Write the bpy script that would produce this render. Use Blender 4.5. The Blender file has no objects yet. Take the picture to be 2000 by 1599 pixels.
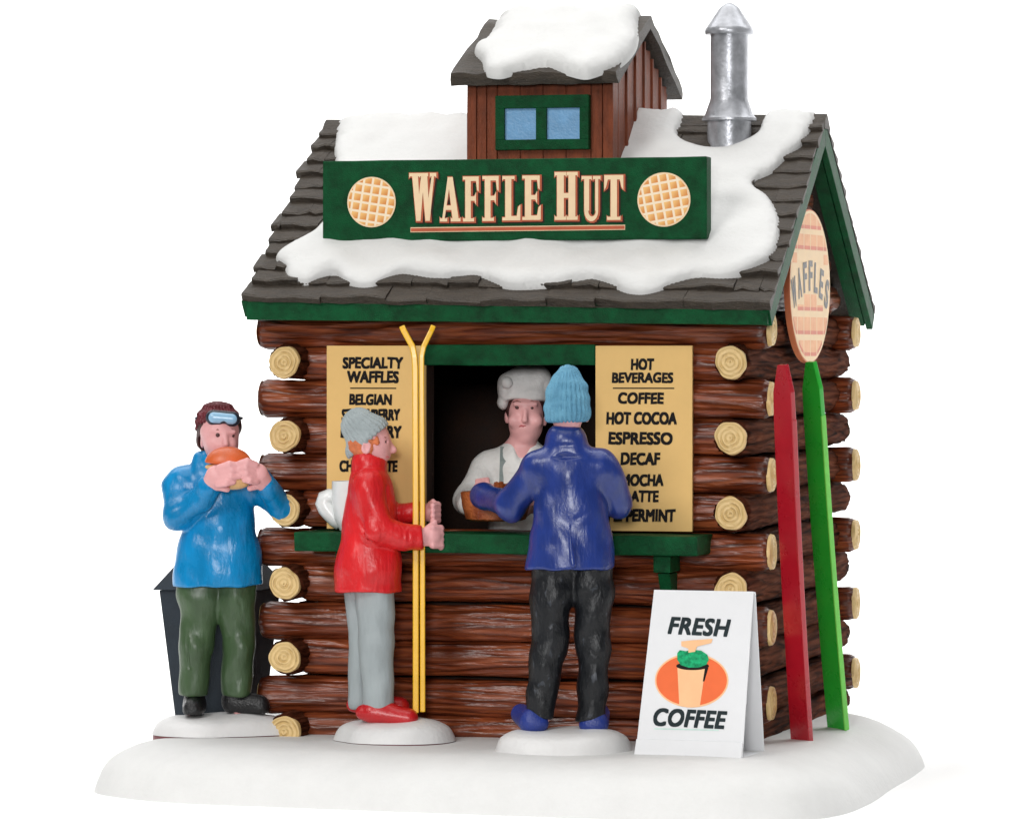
import bpy, bmesh, math, random
import numpy as np
from mathutils import Vector, Matrix, noise
from mathutils.geometry import delaunay_2d_cdt
R = math.radians
SC = bpy.context.scene
COL = SC.collection
random.seed(7)
rng = np.random.RandomState(5)
# one scene unit is one centimetre of the little building
SC.unit_settings.scale_length = 0.01

# ------------------------------------------------------------------ camera
TH = R(14.7); F = 8780.0; PIT = math.atan(100 / F)
CAM = Vector((22.60, -86.21, 7.5))
rgt = Vector((math.cos(TH), math.sin(TH), 0))
fw0 = Vector((-math.sin(TH), math.cos(TH), 0))
fwd = fw0 * math.cos(PIT) - Vector((0, 0, math.sin(PIT)))
upv = fw0 * math.sin(PIT) + Vector((0, 0, math.cos(PIT)))
cd = bpy.data.cameras.new('camera'); cam = bpy.data.objects.new('camera', cd); COL.objects.link(cam)
cd.sensor_width = 36; cd.lens = 36 * F / 2000; cd.clip_start = 1; cd.clip_end = 2000
cam.matrix_world = Matrix.Translation(CAM) @ Matrix((rgt, upv, -fwd)).transposed().to_4x4()
SC.camera = cam

# ------------------------------------------------------------------ light
SC.view_settings.view_transform = 'Standard'; SC.view_settings.look = 'None'
SC.view_settings.exposure = 0; SC.view_settings.gamma = 1
w = bpy.data.worlds.new('World'); SC.world = w; w.use_nodes = True
w.node_tree.nodes['Background'].inputs[0].default_value = (1, 1, 1, 1)
w.node_tree.nodes['Background'].inputs[1].default_value = 0.13

def area(name, loc, tgt, sx, sy, power, col=(1, 1, 1)):
    l = bpy.data.lights.new(name, 'AREA'); l.shape = 'RECTANGLE'; l.size = sx; l.size_y = sy
    l.energy = power; l.color = col
    o = bpy.data.objects.new(name, l); COL.objects.link(o); o.location = loc
    o.rotation_euler = (Vector(tgt) - Vector(loc)).to_track_quat('-Z', 'Y').to_euler()
    return o
# studio: an overhead softbox, a key softbox in front to the left, and two banks that light the paper sweep
area('overhead_softbox', (-4, -24, 125), (0, -4, 0), 115, 95, 60000, (1, 0.99, 0.97))
area('key_softbox', (-24, -64, 46), (0, 0, 6), 26, 26, 24000, (1, 0.985, 0.96))
area('front_softbox', (18, -94, 17), (0, 0, 6), 13, 11, 30000, (1, 1, 1))
area('sweep_light', (0, 42, 62), (0, 100, 28), 200, 25, 88000)
area('sweep_light', (5, 52, 120), (8, 26, 0), 300, 60, 200000)

# ------------------------------------------------------------------ measuring helpers
def ray(px, py):
    return fwd + rgt * ((px - 1000) / F) + upv * ((799.5 - py) / F)
def at(px, py, X=None, Y=None, Z=None):
    """the point of the plane X=, Y= or Z= that is seen at photo position px, py"""
    d = ray(px, py)
    t = (X - CAM.x) / d.x if X is not None else (Y - CAM.y) / d.y if Y is not None else (Z - CAM.z) / d.z
    return CAM + d * t
def hit(px, py, P0, N):
    d = ray(px, py); return CAM + d * ((P0 - CAM).dot(N) / d.dot(N))

# ------------------------------------------------------------------ materials
def newmat(name):
    m = bpy.data.materials.new(name); m.use_nodes = True; nt = m.node_tree
    return m, nt, nt.nodes['Principled BSDF']
def N(nt, t, **k):
    n = nt.nodes.new(t)
    for a, b in k.items():
        if a.startswith('i_'): n.inputs[int(a[2:]) if a[2:].isdigit() else a[2:]].default_value = b
        else: setattr(n, a, b)
    return n
def ramp(nt, stops):
    r = nt.nodes.new('ShaderNodeValToRGB'); e = r.color_ramp.elements
    while len(e) < len(stops): e.new(0.5)
    for q, (p, c) in zip(e, stops): q.position = p; q.color = (*c, 1)
    return r
def paint(name, col, rough=0.45, var=0.18, bump=0.12, nscale=2.2, fine=26, spec=0.5, coat=0.0, metal=0.0, scale=(1, 1, 1), col2=None, chips=None, chip=0.0, spread=None):
    m, nt, p = newmat(name); L = nt.links.new
    tc = N(nt, 'ShaderNodeTexCoord'); mp = N(nt, 'ShaderNodeMapping'); mp.inputs['Scale'].default_value = scale
    L(tc.outputs['Object'], mp.inputs[0])
    n1 = N(nt, 'ShaderNodeTexNoise'); n1.inputs['Scale'].default_value = nscale; n1.inputs['Detail'].default_value = 7; n1.inputs['Roughness'].default_value = .65
    n2 = N(nt, 'ShaderNodeTexNoise'); n2.inputs['Scale'].default_value = fine; n2.inputs['Detail'].default_value = 4
    L(mp.outputs[0], n1.inputs[0]); L(mp.outputs[0], n2.inputs[0])
    a = tuple(c * (1 - var) for c in col); b = col2 or tuple(min(1, c * (1 + var)) for c in col)
    r = ramp(nt, spread or [(0.32, a), (0.68, b)]); L(n1.outputs[0], r.inputs[0])
    out = r.outputs[0]
    if chips:
        r2 = ramp(nt, [(1 - chip - .04, (0, 0, 0)), (1 - chip, (1, 1, 1))]); L(n2.outputs[0], r2.inputs[0])
        mx = N(nt, 'ShaderNodeMix', data_type='RGBA'); L(r2.outputs[0], mx.inputs[0]); L(out, mx.inputs[6]); mx.inputs[7].default_value = (*chips, 1)
        out = mx.outputs[2]
    L(out, p.inputs['Base Color'])
    rr = N(nt, 'ShaderNodeMapRange'); rr.inputs[3].default_value = rough - .1; rr.inputs[4].default_value = rough + .12
    L(n1.outputs[0], rr.inputs[0]); L(rr.outputs[0], p.inputs['Roughness'])
    p.inputs['Specular IOR Level'].default_value = spec; p.inputs['Coat Weight'].default_value = coat; p.inputs['Coat Roughness'].default_value = .25
    p.inputs['Metallic'].default_value = metal
    bp = N(nt, 'ShaderNodeBump'); bp.inputs['Strength'].default_value = bump; bp.inputs['Distance'].default_value = .06
    ad = N(nt, 'ShaderNodeMath', operation='ADD'); L(n1.outputs[0], ad.inputs[0]); L(n2.outputs[0], ad.inputs[1]); L(ad.outputs[0], bp.inputs['Height'])
    L(bp.outputs[0], p.inputs['Normal'])
    return m
M = {}
M['snow'] = paint('painted_snow', (.69, .69, .68), .62, .03, .22, 1.3, 9, .3)
M['mound'] = paint('glossy_white_snow', (.70, .695, .69), .42, .03, .2, 2, 12, .5)
M['paper'] = paint('white_paper_sweep', (.96, .96, .96), .9, .0, .0, spec=.1)
M['green'] = paint('green_paint', (.001, .050, .014), .5, .3, .35, 3, 40, .13, col2=(.002, .085, .026), chips=(.01, .12, .045), chip=.27)
M['shingle'] = paint('grey_brown_shingle', (.048, .036, .025), .5, .35, .7, 3.2, 17, .45, scale=(1, 3, 3), chips=(.11, .095, .08), chip=.3)
M['board'] = paint('red_brown_board', (.20, .048, .018), .5, .35, .5, 3, 30, .3, scale=(2.5, 2.5, .5))
M['poster'] = paint('tan_card', (.80, .52, .20), .55, .03, .03, 1.2, spec=.12)
M['ink'] = paint('black_print', (.012, .010, .010), .6, .1, 0, spec=.12)
M['slate'] = paint('dark_slate_plastic', (.024, .032, .042), .6, .15, .15, spec=.25)
M['skin'] = paint('pink_skin_paint', (.80, .40, .40), .42, .05, .12, 2, 18, .45)
M['cheek'] = paint('ruddy_skin_paint', (.86, .44, .43), .42, .08, .12, 2, 18, .45)
M['blue'] = paint('glossy_blue_jacket', (.001, .22, .50), .27, .2, .35, 2.2, 9, .35, .25, scale=(1, 1, .45))
M['red'] = paint('red_jacket', (.66, .012, .016), .36, .15, .45, 2.2, 9, .45, .15, scale=(1, 1, .45))
M['navy'] = paint('navy_blue_jacket', (.009, .030, .19), .32, .25, .3, 2.2, 9, .5, .3, scale=(1, 1, .45))
M['olive'] = paint('olive_trousers', (.045, .085, .035), .38, .25, .35, 2.2, 10, .45, .15, scale=(1, 1, .4))
M['grey'] = paint('pale_grey_trousers', (.33, .37, .38), .5, .1, .3, 2.2, 10, .4, scale=(1, 1, .3))
M['black'] = paint('black_trousers', (.006, .007, .009), .36, .4, .6, 2.6, 8, .35, .05, scale=(1, 1, .5), chips=(.035, .04, .05), chip=.33)
M['boot'] = paint('black_boot', (.008, .008, .009), .3, .2, .4)
M['redshoe'] = paint('red_shoe', (.50, .008, .012), .3, .1, .2, coat=.3)
M['blueshoe'] = paint('blue_shoe', (.015, .035, .22), .35, .2, .3)
M['lbhat'] = paint('light_blue_knit', (.10, .30, .47), .6, .2, .5, 3, 30, .3, col2=(.17, .42, .58))
M['ghat'] = paint('grey_knit', (.37, .42, .43), .6, .12, .5, 3, 30, .3)
M['mhat'] = paint('maroon_knit', (.11, .012, .018), .5, .3, .6, 4, 26, .3, chips=(.25, .07, .09), chip=.38)
M['hair'] = paint('dark_brown_hair', (.06, .014, .012), .5, .3, .6, 6, 30)
M['orangehair'] = paint('orange_hair', (.64, .17, .06), .5, .2, .5, 6, 30)
M['white'] = paint('white_cotton_paint', (.86, .85, .82), .45, .04, .3, 2, 12)
M['chefhat'] = paint('grey_white_cotton', (.80, .78, .76), .5, .1, .3, 2, 12)
M['apron'] = paint('grey_green_strap', (.25, .30, .29), .5, .1, .2)
M['lens'] = paint('pale_blue_lens', (.28, .50, .70), .25, .1, .05, coat=.4)
M['dark'] = paint('black_rubber', (.01, .016, .03), .4, .1, .1)
M['eye'] = paint('painted_brown_eye', (.07, .02, .018), .35, .1, 0)
M['brow'] = paint('painted_eyebrow', (.32, .11, .09), .5, .1, 0)
M['lip'] = paint('painted_lips', (.50, .09, .10), .4, .1, 0)
M['bun'] = paint('toasted_bun', (.66, .12, .025), .38, .15, .2, coat=.2)
M['cream'] = paint('cream_filling', (.82, .50, .22), .4, .08, .2)
M['waffle'] = paint('brown_waffle', (.30, .050, .012), .4, .4, .6, 3, 12, col2=(.46, .13, .035))
M['mug'] = paint('white_china', (.76, .78, .77), .3, .03, .08, coat=.3)
M['coffee'] = paint('coffee', (.12, .10, .09), .3, .1, 0)
M['yellow'] = paint('yellow_ski', (.84, .47, .015), .3, .06, .01, coat=.3)
M['yshade'] = paint('cream_ski_base', (.70, .52, .26), .4, .1, .1)
M['redski'] = paint('red_ski', (.42, .008, .02), .28, .08, .03, coat=.4)
M['greenski'] = paint('bright_green_ski', (.022, .42, .035), .28, .05, .03, coat=.4)
M['limeedge'] = paint('lime_ski_edge', (.16, .62, .08), .35, .1, .1)
M['card'] = paint('white_card', (.74, .745, .76), .5, .015, .03)
M['p_orange'] = paint('orange_print', (.82, .16, .055), .5, .04, 0, spec=.12)
M['p_peach'] = paint('peach_print', (.90, .52, .28), .5, .04, 0, spec=.12)
M['p_green'] = paint('green_print', (.012, .32, .13), .5, .5, 0, 12, 40, spec=.12)
M['p_dark'] = paint('charcoal_print', (.020, .030, .034), .5, .2, 0, spec=.12)
M['p_pale'] = paint('pale_green_print', (.55, .72, .66), .5, .1, 0)
M['l_cream'] = paint('cream_letter_print', (.88, .66, .42), .5, .05, .05, spec=.12)
M['l_salmon'] = paint('salmon_print', (.50, .12, .06), .5, .1, .05, spec=.12)
M['l_shadow'] = paint('dark_shadow_print', (.03, .02, .015), .5, .1, .05, spec=.12)
M['pane'] = paint('sky_blue_pane', (.15, .36, .62), .35, .12, .2, 3, 20, coat=.2)
M['tin'] = paint('silver_paint', (.40, .41, .44), .33, .3, .12, 3, 11, metal=.45, spec=.6)
M['chain'] = paint('steel_chain', (.6, .6, .6), .25, .1, 0, metal=1)
M['soffit'] = paint('dark_red_soffit', (.07, .014, .010), .6, .3, .3)
M['lining'] = paint('dark_interior_wood', (.030, .011, .005), .8, .4, .2)
M['ovalp'] = None

def log_material(name, dark, mid, light, spec=.35, rg=.38):
    m, nt, p = newmat(name); L = nt.links.new
    tc = N(nt, 'ShaderNodeTexCoord'); oi = N(nt, 'ShaderNodeObjectInfo')
    ad = N(nt, 'ShaderNodeVectorMath', operation='ADD'); sc = N(nt, 'ShaderNodeVectorMath', operation='SCALE'); sc.inputs['Scale'].default_value = 37
    cx = N(nt, 'ShaderNodeCombineXYZ'); L(oi.outputs['Random'], cx.inputs[0]); L(oi.outputs['Random'], cx.inputs[1]); L(cx.outputs[0], sc.inputs[0])
    L(tc.outputs['Object'], ad.inputs[0]); L(sc.outputs[0], ad.inputs[1])
    mp = N(nt, 'ShaderNodeMapping'); mp.inputs['Scale'].default_value = (.33, 3.6, 3.6); L(ad.outputs[0], mp.inputs[0])
    n1 = N(nt, 'ShaderNodeTexNoise'); n1.inputs['Scale'].default_value = 1.2; n1.inputs['Detail'].default_value = 2.5; n1.inputs['Distortion'].default_value = 1.6; n1.inputs['Roughness'].default_value = .6
    L(mp.outputs[0], n1.inputs[0])
    mp2 = N(nt, 'ShaderNodeMapping'); mp2.inputs['Scale'].default_value = (.5, 1.2, 1.2); L(ad.outputs[0], mp2.inputs[0])
    n2 = N(nt, 'ShaderNodeTexNoise'); n2.inputs['Scale'].default_value = 1.6; n2.inputs['Detail'].default_value = 3; L(mp2.outputs[0], n2.inputs[0])
    n3 = N(nt, 'ShaderNodeTexNoise'); n3.inputs['Scale'].default_value = 9; n3.inputs['Detail'].default_value = 3; L(mp.outputs[0], n3.inputs[0])
    r = ramp(nt, [(.30, dark), (.44, mid), (.70, light)]); L(n1.outputs[0], r.inputs[0])
    mx = N(nt, 'ShaderNodeMix', data_type='RGBA', blend_type='MULTIPLY'); mx.inputs[0].default_value = .75
    r2 = ramp(nt, [(.3, (.55, .5, .5)), (.7, (1.2, 1.15, 1.1))]); L(n2.outputs[0], r2.inputs[0]); L(r.outputs[0], mx.inputs[6]); L(r2.outputs[0], mx.inputs[7])
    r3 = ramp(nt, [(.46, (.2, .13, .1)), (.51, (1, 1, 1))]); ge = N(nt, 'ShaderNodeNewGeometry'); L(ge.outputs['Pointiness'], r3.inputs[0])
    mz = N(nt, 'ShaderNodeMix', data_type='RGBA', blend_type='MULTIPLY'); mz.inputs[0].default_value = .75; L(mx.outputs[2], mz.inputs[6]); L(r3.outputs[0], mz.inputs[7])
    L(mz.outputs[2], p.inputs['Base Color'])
    p.inputs['Roughness'].default_value = rg; p.inputs['Specular IOR Level'].default_value = spec
    b = N(nt, 'ShaderNodeBump'); b.inputs['Strength'].default_value = .6; b.inputs['Distance'].default_value = .08
    s = N(nt, 'ShaderNodeMath', operation='ADD'); L(n1.outputs[0], s.inputs[0])
    s2 = N(nt, 'ShaderNodeMath', operation='MULTIPLY'); s2.inputs[1].default_value = .15; L(n3.outputs[0], s2.inputs[0]); L(s2.outputs[0], s.inputs[1])
    L(s.outputs[0], b.inputs['Height']); L(b.outputs[0], p.inputs['Normal'])
    return m
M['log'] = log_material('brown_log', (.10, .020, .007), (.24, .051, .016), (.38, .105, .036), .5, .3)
M['sidelog'] = log_material('shaded_side_log', (.02, .007, .004), (.10, .030, .014), (.18, .062, .034), .02, .8)  # same log wood, duller; the less lit side walls are darkened in its colour

def ring_material():
    m, nt, p = newmat('cut_wood_end'); L = nt.links.new
    tc = N(nt, 'ShaderNodeTexCoord')
    wv = N(nt, 'ShaderNodeTexWave', wave_type='RINGS', rings_direction='X'); wv.inputs['Scale'].default_value = 3.4; wv.inputs['Distortion'].default_value = 2.2; wv.inputs['Detail'].default_value = 2; wv.inputs['Detail Scale'].default_value = 1.2
    L(tc.outputs['Object'], wv.inputs[0])
    r = ramp(nt, [(0.05, (.62, .42, .165)), (.45, (.74, .52, .23)), (1, (.78, .56, .26))]); L(wv.outputs[0], r.inputs[0]); L(r.outputs[0], p.inputs['Base Color'])
    b = N(nt, 'ShaderNodeBump'); b.inputs['Strength'].default_value = .6; b.inputs['Distance'].default_value = .05; L(wv.outputs[0], b.inputs['Height']); L(b.outputs[0], p.inputs['Normal'])
    p.inputs['Roughness'].default_value = .5
    return m
M['ring'] = ring_material()

def grid_material(name, cw, ch, line, ang, groove, cell, cell2, band=None):
    """printed waffle: cells of cw x ch with pale grooves, in the disc's own X-Z plane"""
    m, nt, p = newmat(name); L = nt.links.new
    tc = N(nt, 'ShaderNodeTexCoord'); mp = N(nt, 'ShaderNodeMapping', vector_type='POINT'); mp.inputs['Rotation'].default_value = (0, ang, 0); mp.inputs['Scale'].default_value = (1, 1, 1)
    L(tc.outputs['Object'], mp.inputs[0])
    sp = N(nt, 'ShaderNodeSeparateXYZ'); L(mp.outputs[0], sp.inputs[0])
    def fr(o, s):
        d = N(nt, 'ShaderNodeMath', operation='DIVIDE'); d.inputs[1].default_value = s; L(o, d.inputs[0])
        a = N(nt, 'ShaderNodeMath', operation='ADD'); a.inputs[1].default_value = 100.3; L(d.outputs[0], a.inputs[0])
        f = N(nt, 'ShaderNodeMath', operation='FRACT'); L(a.outputs[0], f.inputs[0]); return f.outputs[0]
    fx, fz = fr(sp.outputs[0], cw), fr(sp.outputs[2], ch)
    def inside(o, l):
        g = N(nt, 'ShaderNodeMath', operation='GREATER_THAN'); g.inputs[1].default_value = l; L(o, g.inputs[0]); return g.outputs[0]
    mu = N(nt, 'ShaderNodeMath', operation='MULTIPLY'); L(inside(fx, line), mu.inputs[0]); L(inside(fz, line if not band else band), mu.inputs[1])
    # each printed cell goes from pale to toasted across its square
    s = N(nt, 'ShaderNodeMath', operation='ADD'); L(fx, s.inputs[0]); i = N(nt, 'ShaderNodeMath', operation='SUBTRACT'); i.inputs[0].default_value = 1; L(fz, i.inputs[1]); L(i.outputs[0], s.inputs[1])
    r = ramp(nt, [(.35, cell), (.85, cell2)]); h = N(nt, 'ShaderNodeMath', operation='MULTIPLY'); h.inputs[1].default_value = .6; L(s.outputs[0], h.inputs[0]); L(h.outputs[0], r.inputs[0])
    mx = N(nt, 'ShaderNodeMix', data_type='RGBA'); L(mu.outputs[0], mx.inputs[0]); mx.inputs[6].default_value = (*groove, 1); L(r.outputs[0], mx.inputs[7])
    L(mx.outputs[2], p.inputs['Base Color']); p.inputs['Roughness'].default_value = .5
    return m

# ------------------------------------------------------------------ object helpers
def obj(name, verts, faces, mat, parent=None, smooth=False, loc=None, label=None):
    me = bpy.data.meshes.new(name); me.from_pydata([tuple(v) for v in verts], [], [tuple(f) for f in faces]); me.update()
    return link(name, me, mat, parent, smooth, loc, label)
def link(name, me, mat, parent=None, smooth=False, loc=None, label=None):
    if mat and not me.materials:
        me.materials.append(M[mat] if isinstance(mat, str) else mat)
    if smooth is True: me.polygons.foreach_set('use_smooth', [True] * len(me.polygons))
    o = bpy.data.objects.new(name, me); COL.objects.link(o)
    if parent: o.parent = parent
    if loc is not None: o.location = loc
    if label: o['label'] = label
    return o
def thing(name, label, cat, loc=(0, 0, 0), rz=0, group=None):
    o = bpy.data.objects.new(name, None); COL.objects.link(o); o.location = loc; o.rotation_euler = (0, 0, rz); o.empty_display_size = .3
    tag(o, label, cat, group); return o
def tag(o, label, cat, group=None):
    o['label'] = label; o['category'] = cat
    if group: o['group'] = group
    return o
def bm_obj(name, bm, mat, parent=None, smooth=False, loc=None, bevel=0, seg=2, label=None):
    if bevel:
        bmesh.ops.bevel(bm, geom=list(bm.edges), offset=bevel, segments=seg, profile=.6, affect='EDGES', clamp_overlap=True)
    me = bpy.data.meshes.new(name); bm.to_mesh(me); bm.free()
    return link(name, me, mat, parent, smooth, loc, label)
def box_bm(lo, hi, bm=None):
    bm = bm or bmesh.new(); (a, b, c), (d, e, f) = lo, hi
    v = [bm.verts.new(p) for p in ((a, b, c), (d, b, c), (d, e, c), (a, e, c), (a, b, f), (d, b, f), (d, e, f), (a, e, f))]
    for q in ((0, 3, 2, 1), (4, 5, 6, 7), (0, 1, 5, 4), (1, 2, 6, 5), (2, 3, 7, 6), (3, 0, 4, 7)): bm.faces.new([v[i] for i in q])
    return bm
def box(name, lo, hi, mat, parent=None, bevel=.03, rough=0, cuts=0, label=None):
    """a box with soft uneven edges"""
    bm = box_bm(lo, hi)
    if bevel: bmesh.ops.bevel(bm, geom=list(bm.edges), offset=bevel, segments=2, profile=.6, affect='EDGES')
    if cuts:
        L = max((hi[i] - lo[i], i) for i in range(3))
        for k in range(1, cuts):
            co = [0, 0, 0]; co[L[1]] = lo[L[1]] + L[0] * k / cuts; no = [0, 0, 0]; no[L[1]] = 1
            bmesh.ops.bisect_plane(bm, geom=list(bm.verts) + list(bm.edges) + list(bm.faces), plane_co=co, plane_no=no)
    if rough:
        for v in bm.verts:
            v.co += noise.noise_vector(v.co * 1.3 + Vector((lo[0], 3, 7))) * rough
    return bm_obj(name, bm, mat, parent, label=label)
def prism(name, pts, vec, mat, parent=None, bevel=0, label=None):
    """extrude the planar polygon pts (3-D) by vec"""
    n = len(pts); vs = [Vector(p) for p in pts] + [Vector(p) + Vector(vec) for p in pts]
    bm = bmesh.new(); V = [bm.verts.new(v) for v in vs]
    bm.faces.new(V[:n]); bm.faces.new(V[n:][::-1])
    for i in range(n): bm.faces.new([V[i], V[i + n], V[(i + 1) % n + n], V[(i + 1) % n]])
    bmesh.ops.recalc_face_normals(bm, faces=bm.faces)
    return bm_obj(name, bm, mat, parent, bevel=bevel, label=label)
def lathe(name, prof, mat, parent=None, seg=40, loc=None, wob=0, smooth=True, label=None):
    vs = []; fs = []
    for i, (r, z) in enumerate(prof):
        for k in range(seg):
            a = 2 * math.pi * k / seg; rr = r * (1 + wob * noise.noise(Vector((math.cos(a) * 1.5, math.sin(a) * 1.5, z * 1.3))))
            vs.append((rr * math.cos(a), rr * math.sin(a), z))
    for i in range(len(prof) - 1):
        for k in range(seg):
            a, b = i * seg + k, i * seg + (k + 1) % seg
            fs.append((a, b, b + seg, a + seg))
    fs.append(tuple(range(seg))[::-1]); fs.append(tuple((len(prof) - 1) * seg + k for k in range(seg)))
    me = bpy.data.meshes.new(name); me.from_pydata(vs, [], fs); me.update()
    o = link(name, me, mat, parent, False, loc, label)
    for p in me.polygons: p.use_smooth = len(p.vertices) == 4
    if smooth: me.set_sharp_from_angle(angle=R(38))
    return o
def tube_mesh(pts, rad, seg=10):
    pts = [Vector(p) for p in pts]; vs = []; fs = []
    for i, p in enumerate(pts):
        t = (pts[min(i + 1, len(pts) - 1)] - pts[max(i - 1, 0)]).normalized()
        a = t.orthogonal().normalized() if i == 0 else (a - t * a.dot(t)).normalized()
        b = t.cross(a); r = rad[i] if isinstance(rad, (list, tuple)) else rad
        for k in range(seg):
            q = 2 * math.pi * k / seg; vs.append(p + a * r * math.cos(q) + b * r * math.sin(q))
    for i in range(len(pts) - 1):
        for k in range(seg):
            A, B = i * seg + k, i * seg + (k + 1) % seg; fs.append((A, B, B + seg, A + seg))
    fs.append(tuple(range(seg))[::-1]); fs.append(tuple((len(pts) - 1) * seg + k for k in range(seg)))
    return vs, fs

# text from Blender's built-in font, as flat meshes fitted to a rectangle of an (origin, u, v) frame
def text_mesh(s, bold=.02, shear=0.0, spacing=1.0):
    c = bpy.data.curves.new('t', 'FONT'); c.body = s; c.offset = bold; c.shear = shear; c.space_character = spacing; c.resolution_u = 4
    o = bpy.data.objects.new('t', c); COL.objects.link(o)
    bpy.context.view_layer.update()
    me = bpy.data.meshes.new_from_object(o.evaluated_get(bpy.context.evaluated_depsgraph_get()))
    bpy.data.objects.remove(o); bpy.data.curves.remove(c)
    co = np.array([v.co[:2] for v in me.vertices]); fs = [tuple(p.vertices) for p in me.polygons]
    bpy.data.meshes.remove(me)
    co -= co.min(0); return co, fs, co.max(0)
def put_text(s, mat, parent, p00, p10, p01, lift, bold=.02, shear=0.0, spacing=1.0, heavy=.045, name='lettering', wob=0.0):
    co, fs, sz = text_mesh(s, bold, shear, spacing); co = co / sz
    if wob:
        co[:, 1] += wob * np.sin(co[:, 0] * 23 + len(s)) * .5
    p00, p10, p01 = Vector(p00), Vector(p10), Vector(p01); n = (p10 - p00).cross(p01 - p00).normalized()
    U, V2 = p10 - p00, p01 - p00; e = V2.length * heavy; ud, vd = U.normalized() * e, V2.normalized() * e
    vs = []; f0 = fs; fs = []; shrink = Vector((1 - 2 * e / U.length, 1 - 2 * e / V2.length))
    for k, (i, j) in enumerate(((0, 0), (1, 1), (-1, 1), (1, -1), (-1, -1), (1, 0), (-1, 0))):
        o_ = len(vs); vs += [p00 + U * (.5 + (a - .5) * shrink.x) + V2 * (.5 + (b - .5) * shrink.y) + ud * i + vd * j + n * (lift + .0004 * k) for a, b in co]; fs += [tuple(q + o_ for q in f) for f in f0]
    vs = [parent.matrix_world.inverted() @ v for v in vs] if parent else vs
    return obj(name, vs, fs, mat, parent)

# soft-edged slab of snow from a drawn outline
def smooth_loop(pts, n=6):
    P = [np.array(p, float) for p in pts]; out = []; L = len(P)
    for i in range(L):
        a, b, c, d = P[i - 1], P[i], P[(i + 1) % L], P[(i + 2) % L]
        for k in range(n):
            t = k / n
            out.append(.5 * ((2 * b) + (c - a) * t + (2 * a - 5 * b + 4 * c - d) * t * t + (3 * b - a - 3 * c + d) * t ** 3))
    return np.array(out)
def slab(name, outline, mapf, T, edge, step, mat, parent=None, bumps=.25, n=6, bottom=-.03, close=False, label=None, power=.5):
    B = smooth_loop(outline, n); seg = np.roll(B, -1, 0) - B
    area2 = (B[:, 0] * np.roll(B[:, 1], -1) - np.roll(B[:, 0], -1) * B[:, 1]).sum()
    nr = np.stack([-seg[:, 1], seg[:, 0]], 1) * (1 if area2 > 0 else -1); nr /= np.maximum(np.linalg.norm(nr, axis=1, keepdims=True), 1e-6)
    mid = B + seg * .5
    def dist(Q):
        out = np.empty(len(Q))
        for i in range(0, len(Q), 2000):
            q = Q[i:i + 2000, None, :] - B[None]; t = np.clip((q * seg).sum(-1) / np.maximum((seg ** 2).sum(-1), 1e-9), 0, 1)
            out[i:i + 2000] = np.sqrt((((q - seg[None] * t[..., None])) ** 2).sum(-1)).min(1)
        return out
    def inside(Q):
        x, y = Q[:, 0][:, None], Q[:, 1][:, None]; x1, y1 = B[:, 0], B[:, 1]; x2, y2 = np.roll(x1, -1), np.roll(y1, -1)
        c = ((y1 > y) != (y2 > y)) & (x < (x2 - x1) * (y - y1) / np.where(y2 == y1, 1e-9, y2 - y1) + x1)
        return c.sum(1) % 2 == 1
    pts = [B]
    for f in (.015, .05, .12, .22, .36, .55, .8): 
        q = mid + nr * (edge * f); ok = inside(q); q = q[ok]; q = q[dist(q) > edge * f * .93]; pts.append(q[::1 if f < .3 else 2])
    lo, hi = B.min(0), B.max(0)
    gx, gy = np.meshgrid(np.arange(lo[0], hi[0], step), np.arange(lo[1], hi[1], step)); g = np.stack([gx.ravel(), gy.ravel()], 1) + rng.uniform(-.2, .2, (gx.size, 2)) * step
    g = g[inside(g)]; g = g[dist(g) > edge * .92]; pts.append(g)
    P = np.concatenate(pts); nb = len(B)
    res = delaunay_2d_cdt([Vector(p) for p in P], [(i, (i + 1) % nb) for i in range(nb)], [], 1, 1e-5)
    V = np.array([v[:] for v in res[0]]); d = dist(V); d[d < 1e-4] = 0
    t = np.clip(d / edge, 0, 1); prof = (1 - (1 - t) ** 2.2) ** power
    vs = []
    for (x, y), pr_, dd in zip(V, prof, d):
        nz = noise.noise(Vector((x * .9, y * .9, 3.1))) + .5 * noise.noise(Vector((x * 2.1, y * 2.1, 8)))
        h = T * pr_ * (1 + bumps * nz) if dd > 0 else bottom
        vs.append(mapf(x, y, h))
    fs = [tuple(f) for f in res[2]]
    o = obj(name, vs, fs, mat, parent, True, label=label)
    me = o.data
    # face the normals outwards
    up = sum((Vector(p.normal) * p.area for p in me.polygons), Vector()); ref = Vector(mapf(*V.mean(0), T * 3)) - Vector(mapf(*V.mean(0), 0))
    if up.dot(ref) < 0: me.flip_normals()
    if n >= 9:      # even out the long cast edges
        bm = bmesh.new(); bm.from_mesh(me); iv = [v for v in bm.verts if not v.is_boundary]
        for _ in range(6): bmesh.ops.smooth_vert(bm, verts=iv, factor=.5, use_axis_x=True, use_axis_y=True, use_axis_z=True)
        bm.to_mesh(me); bm.free()
    return o

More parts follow.
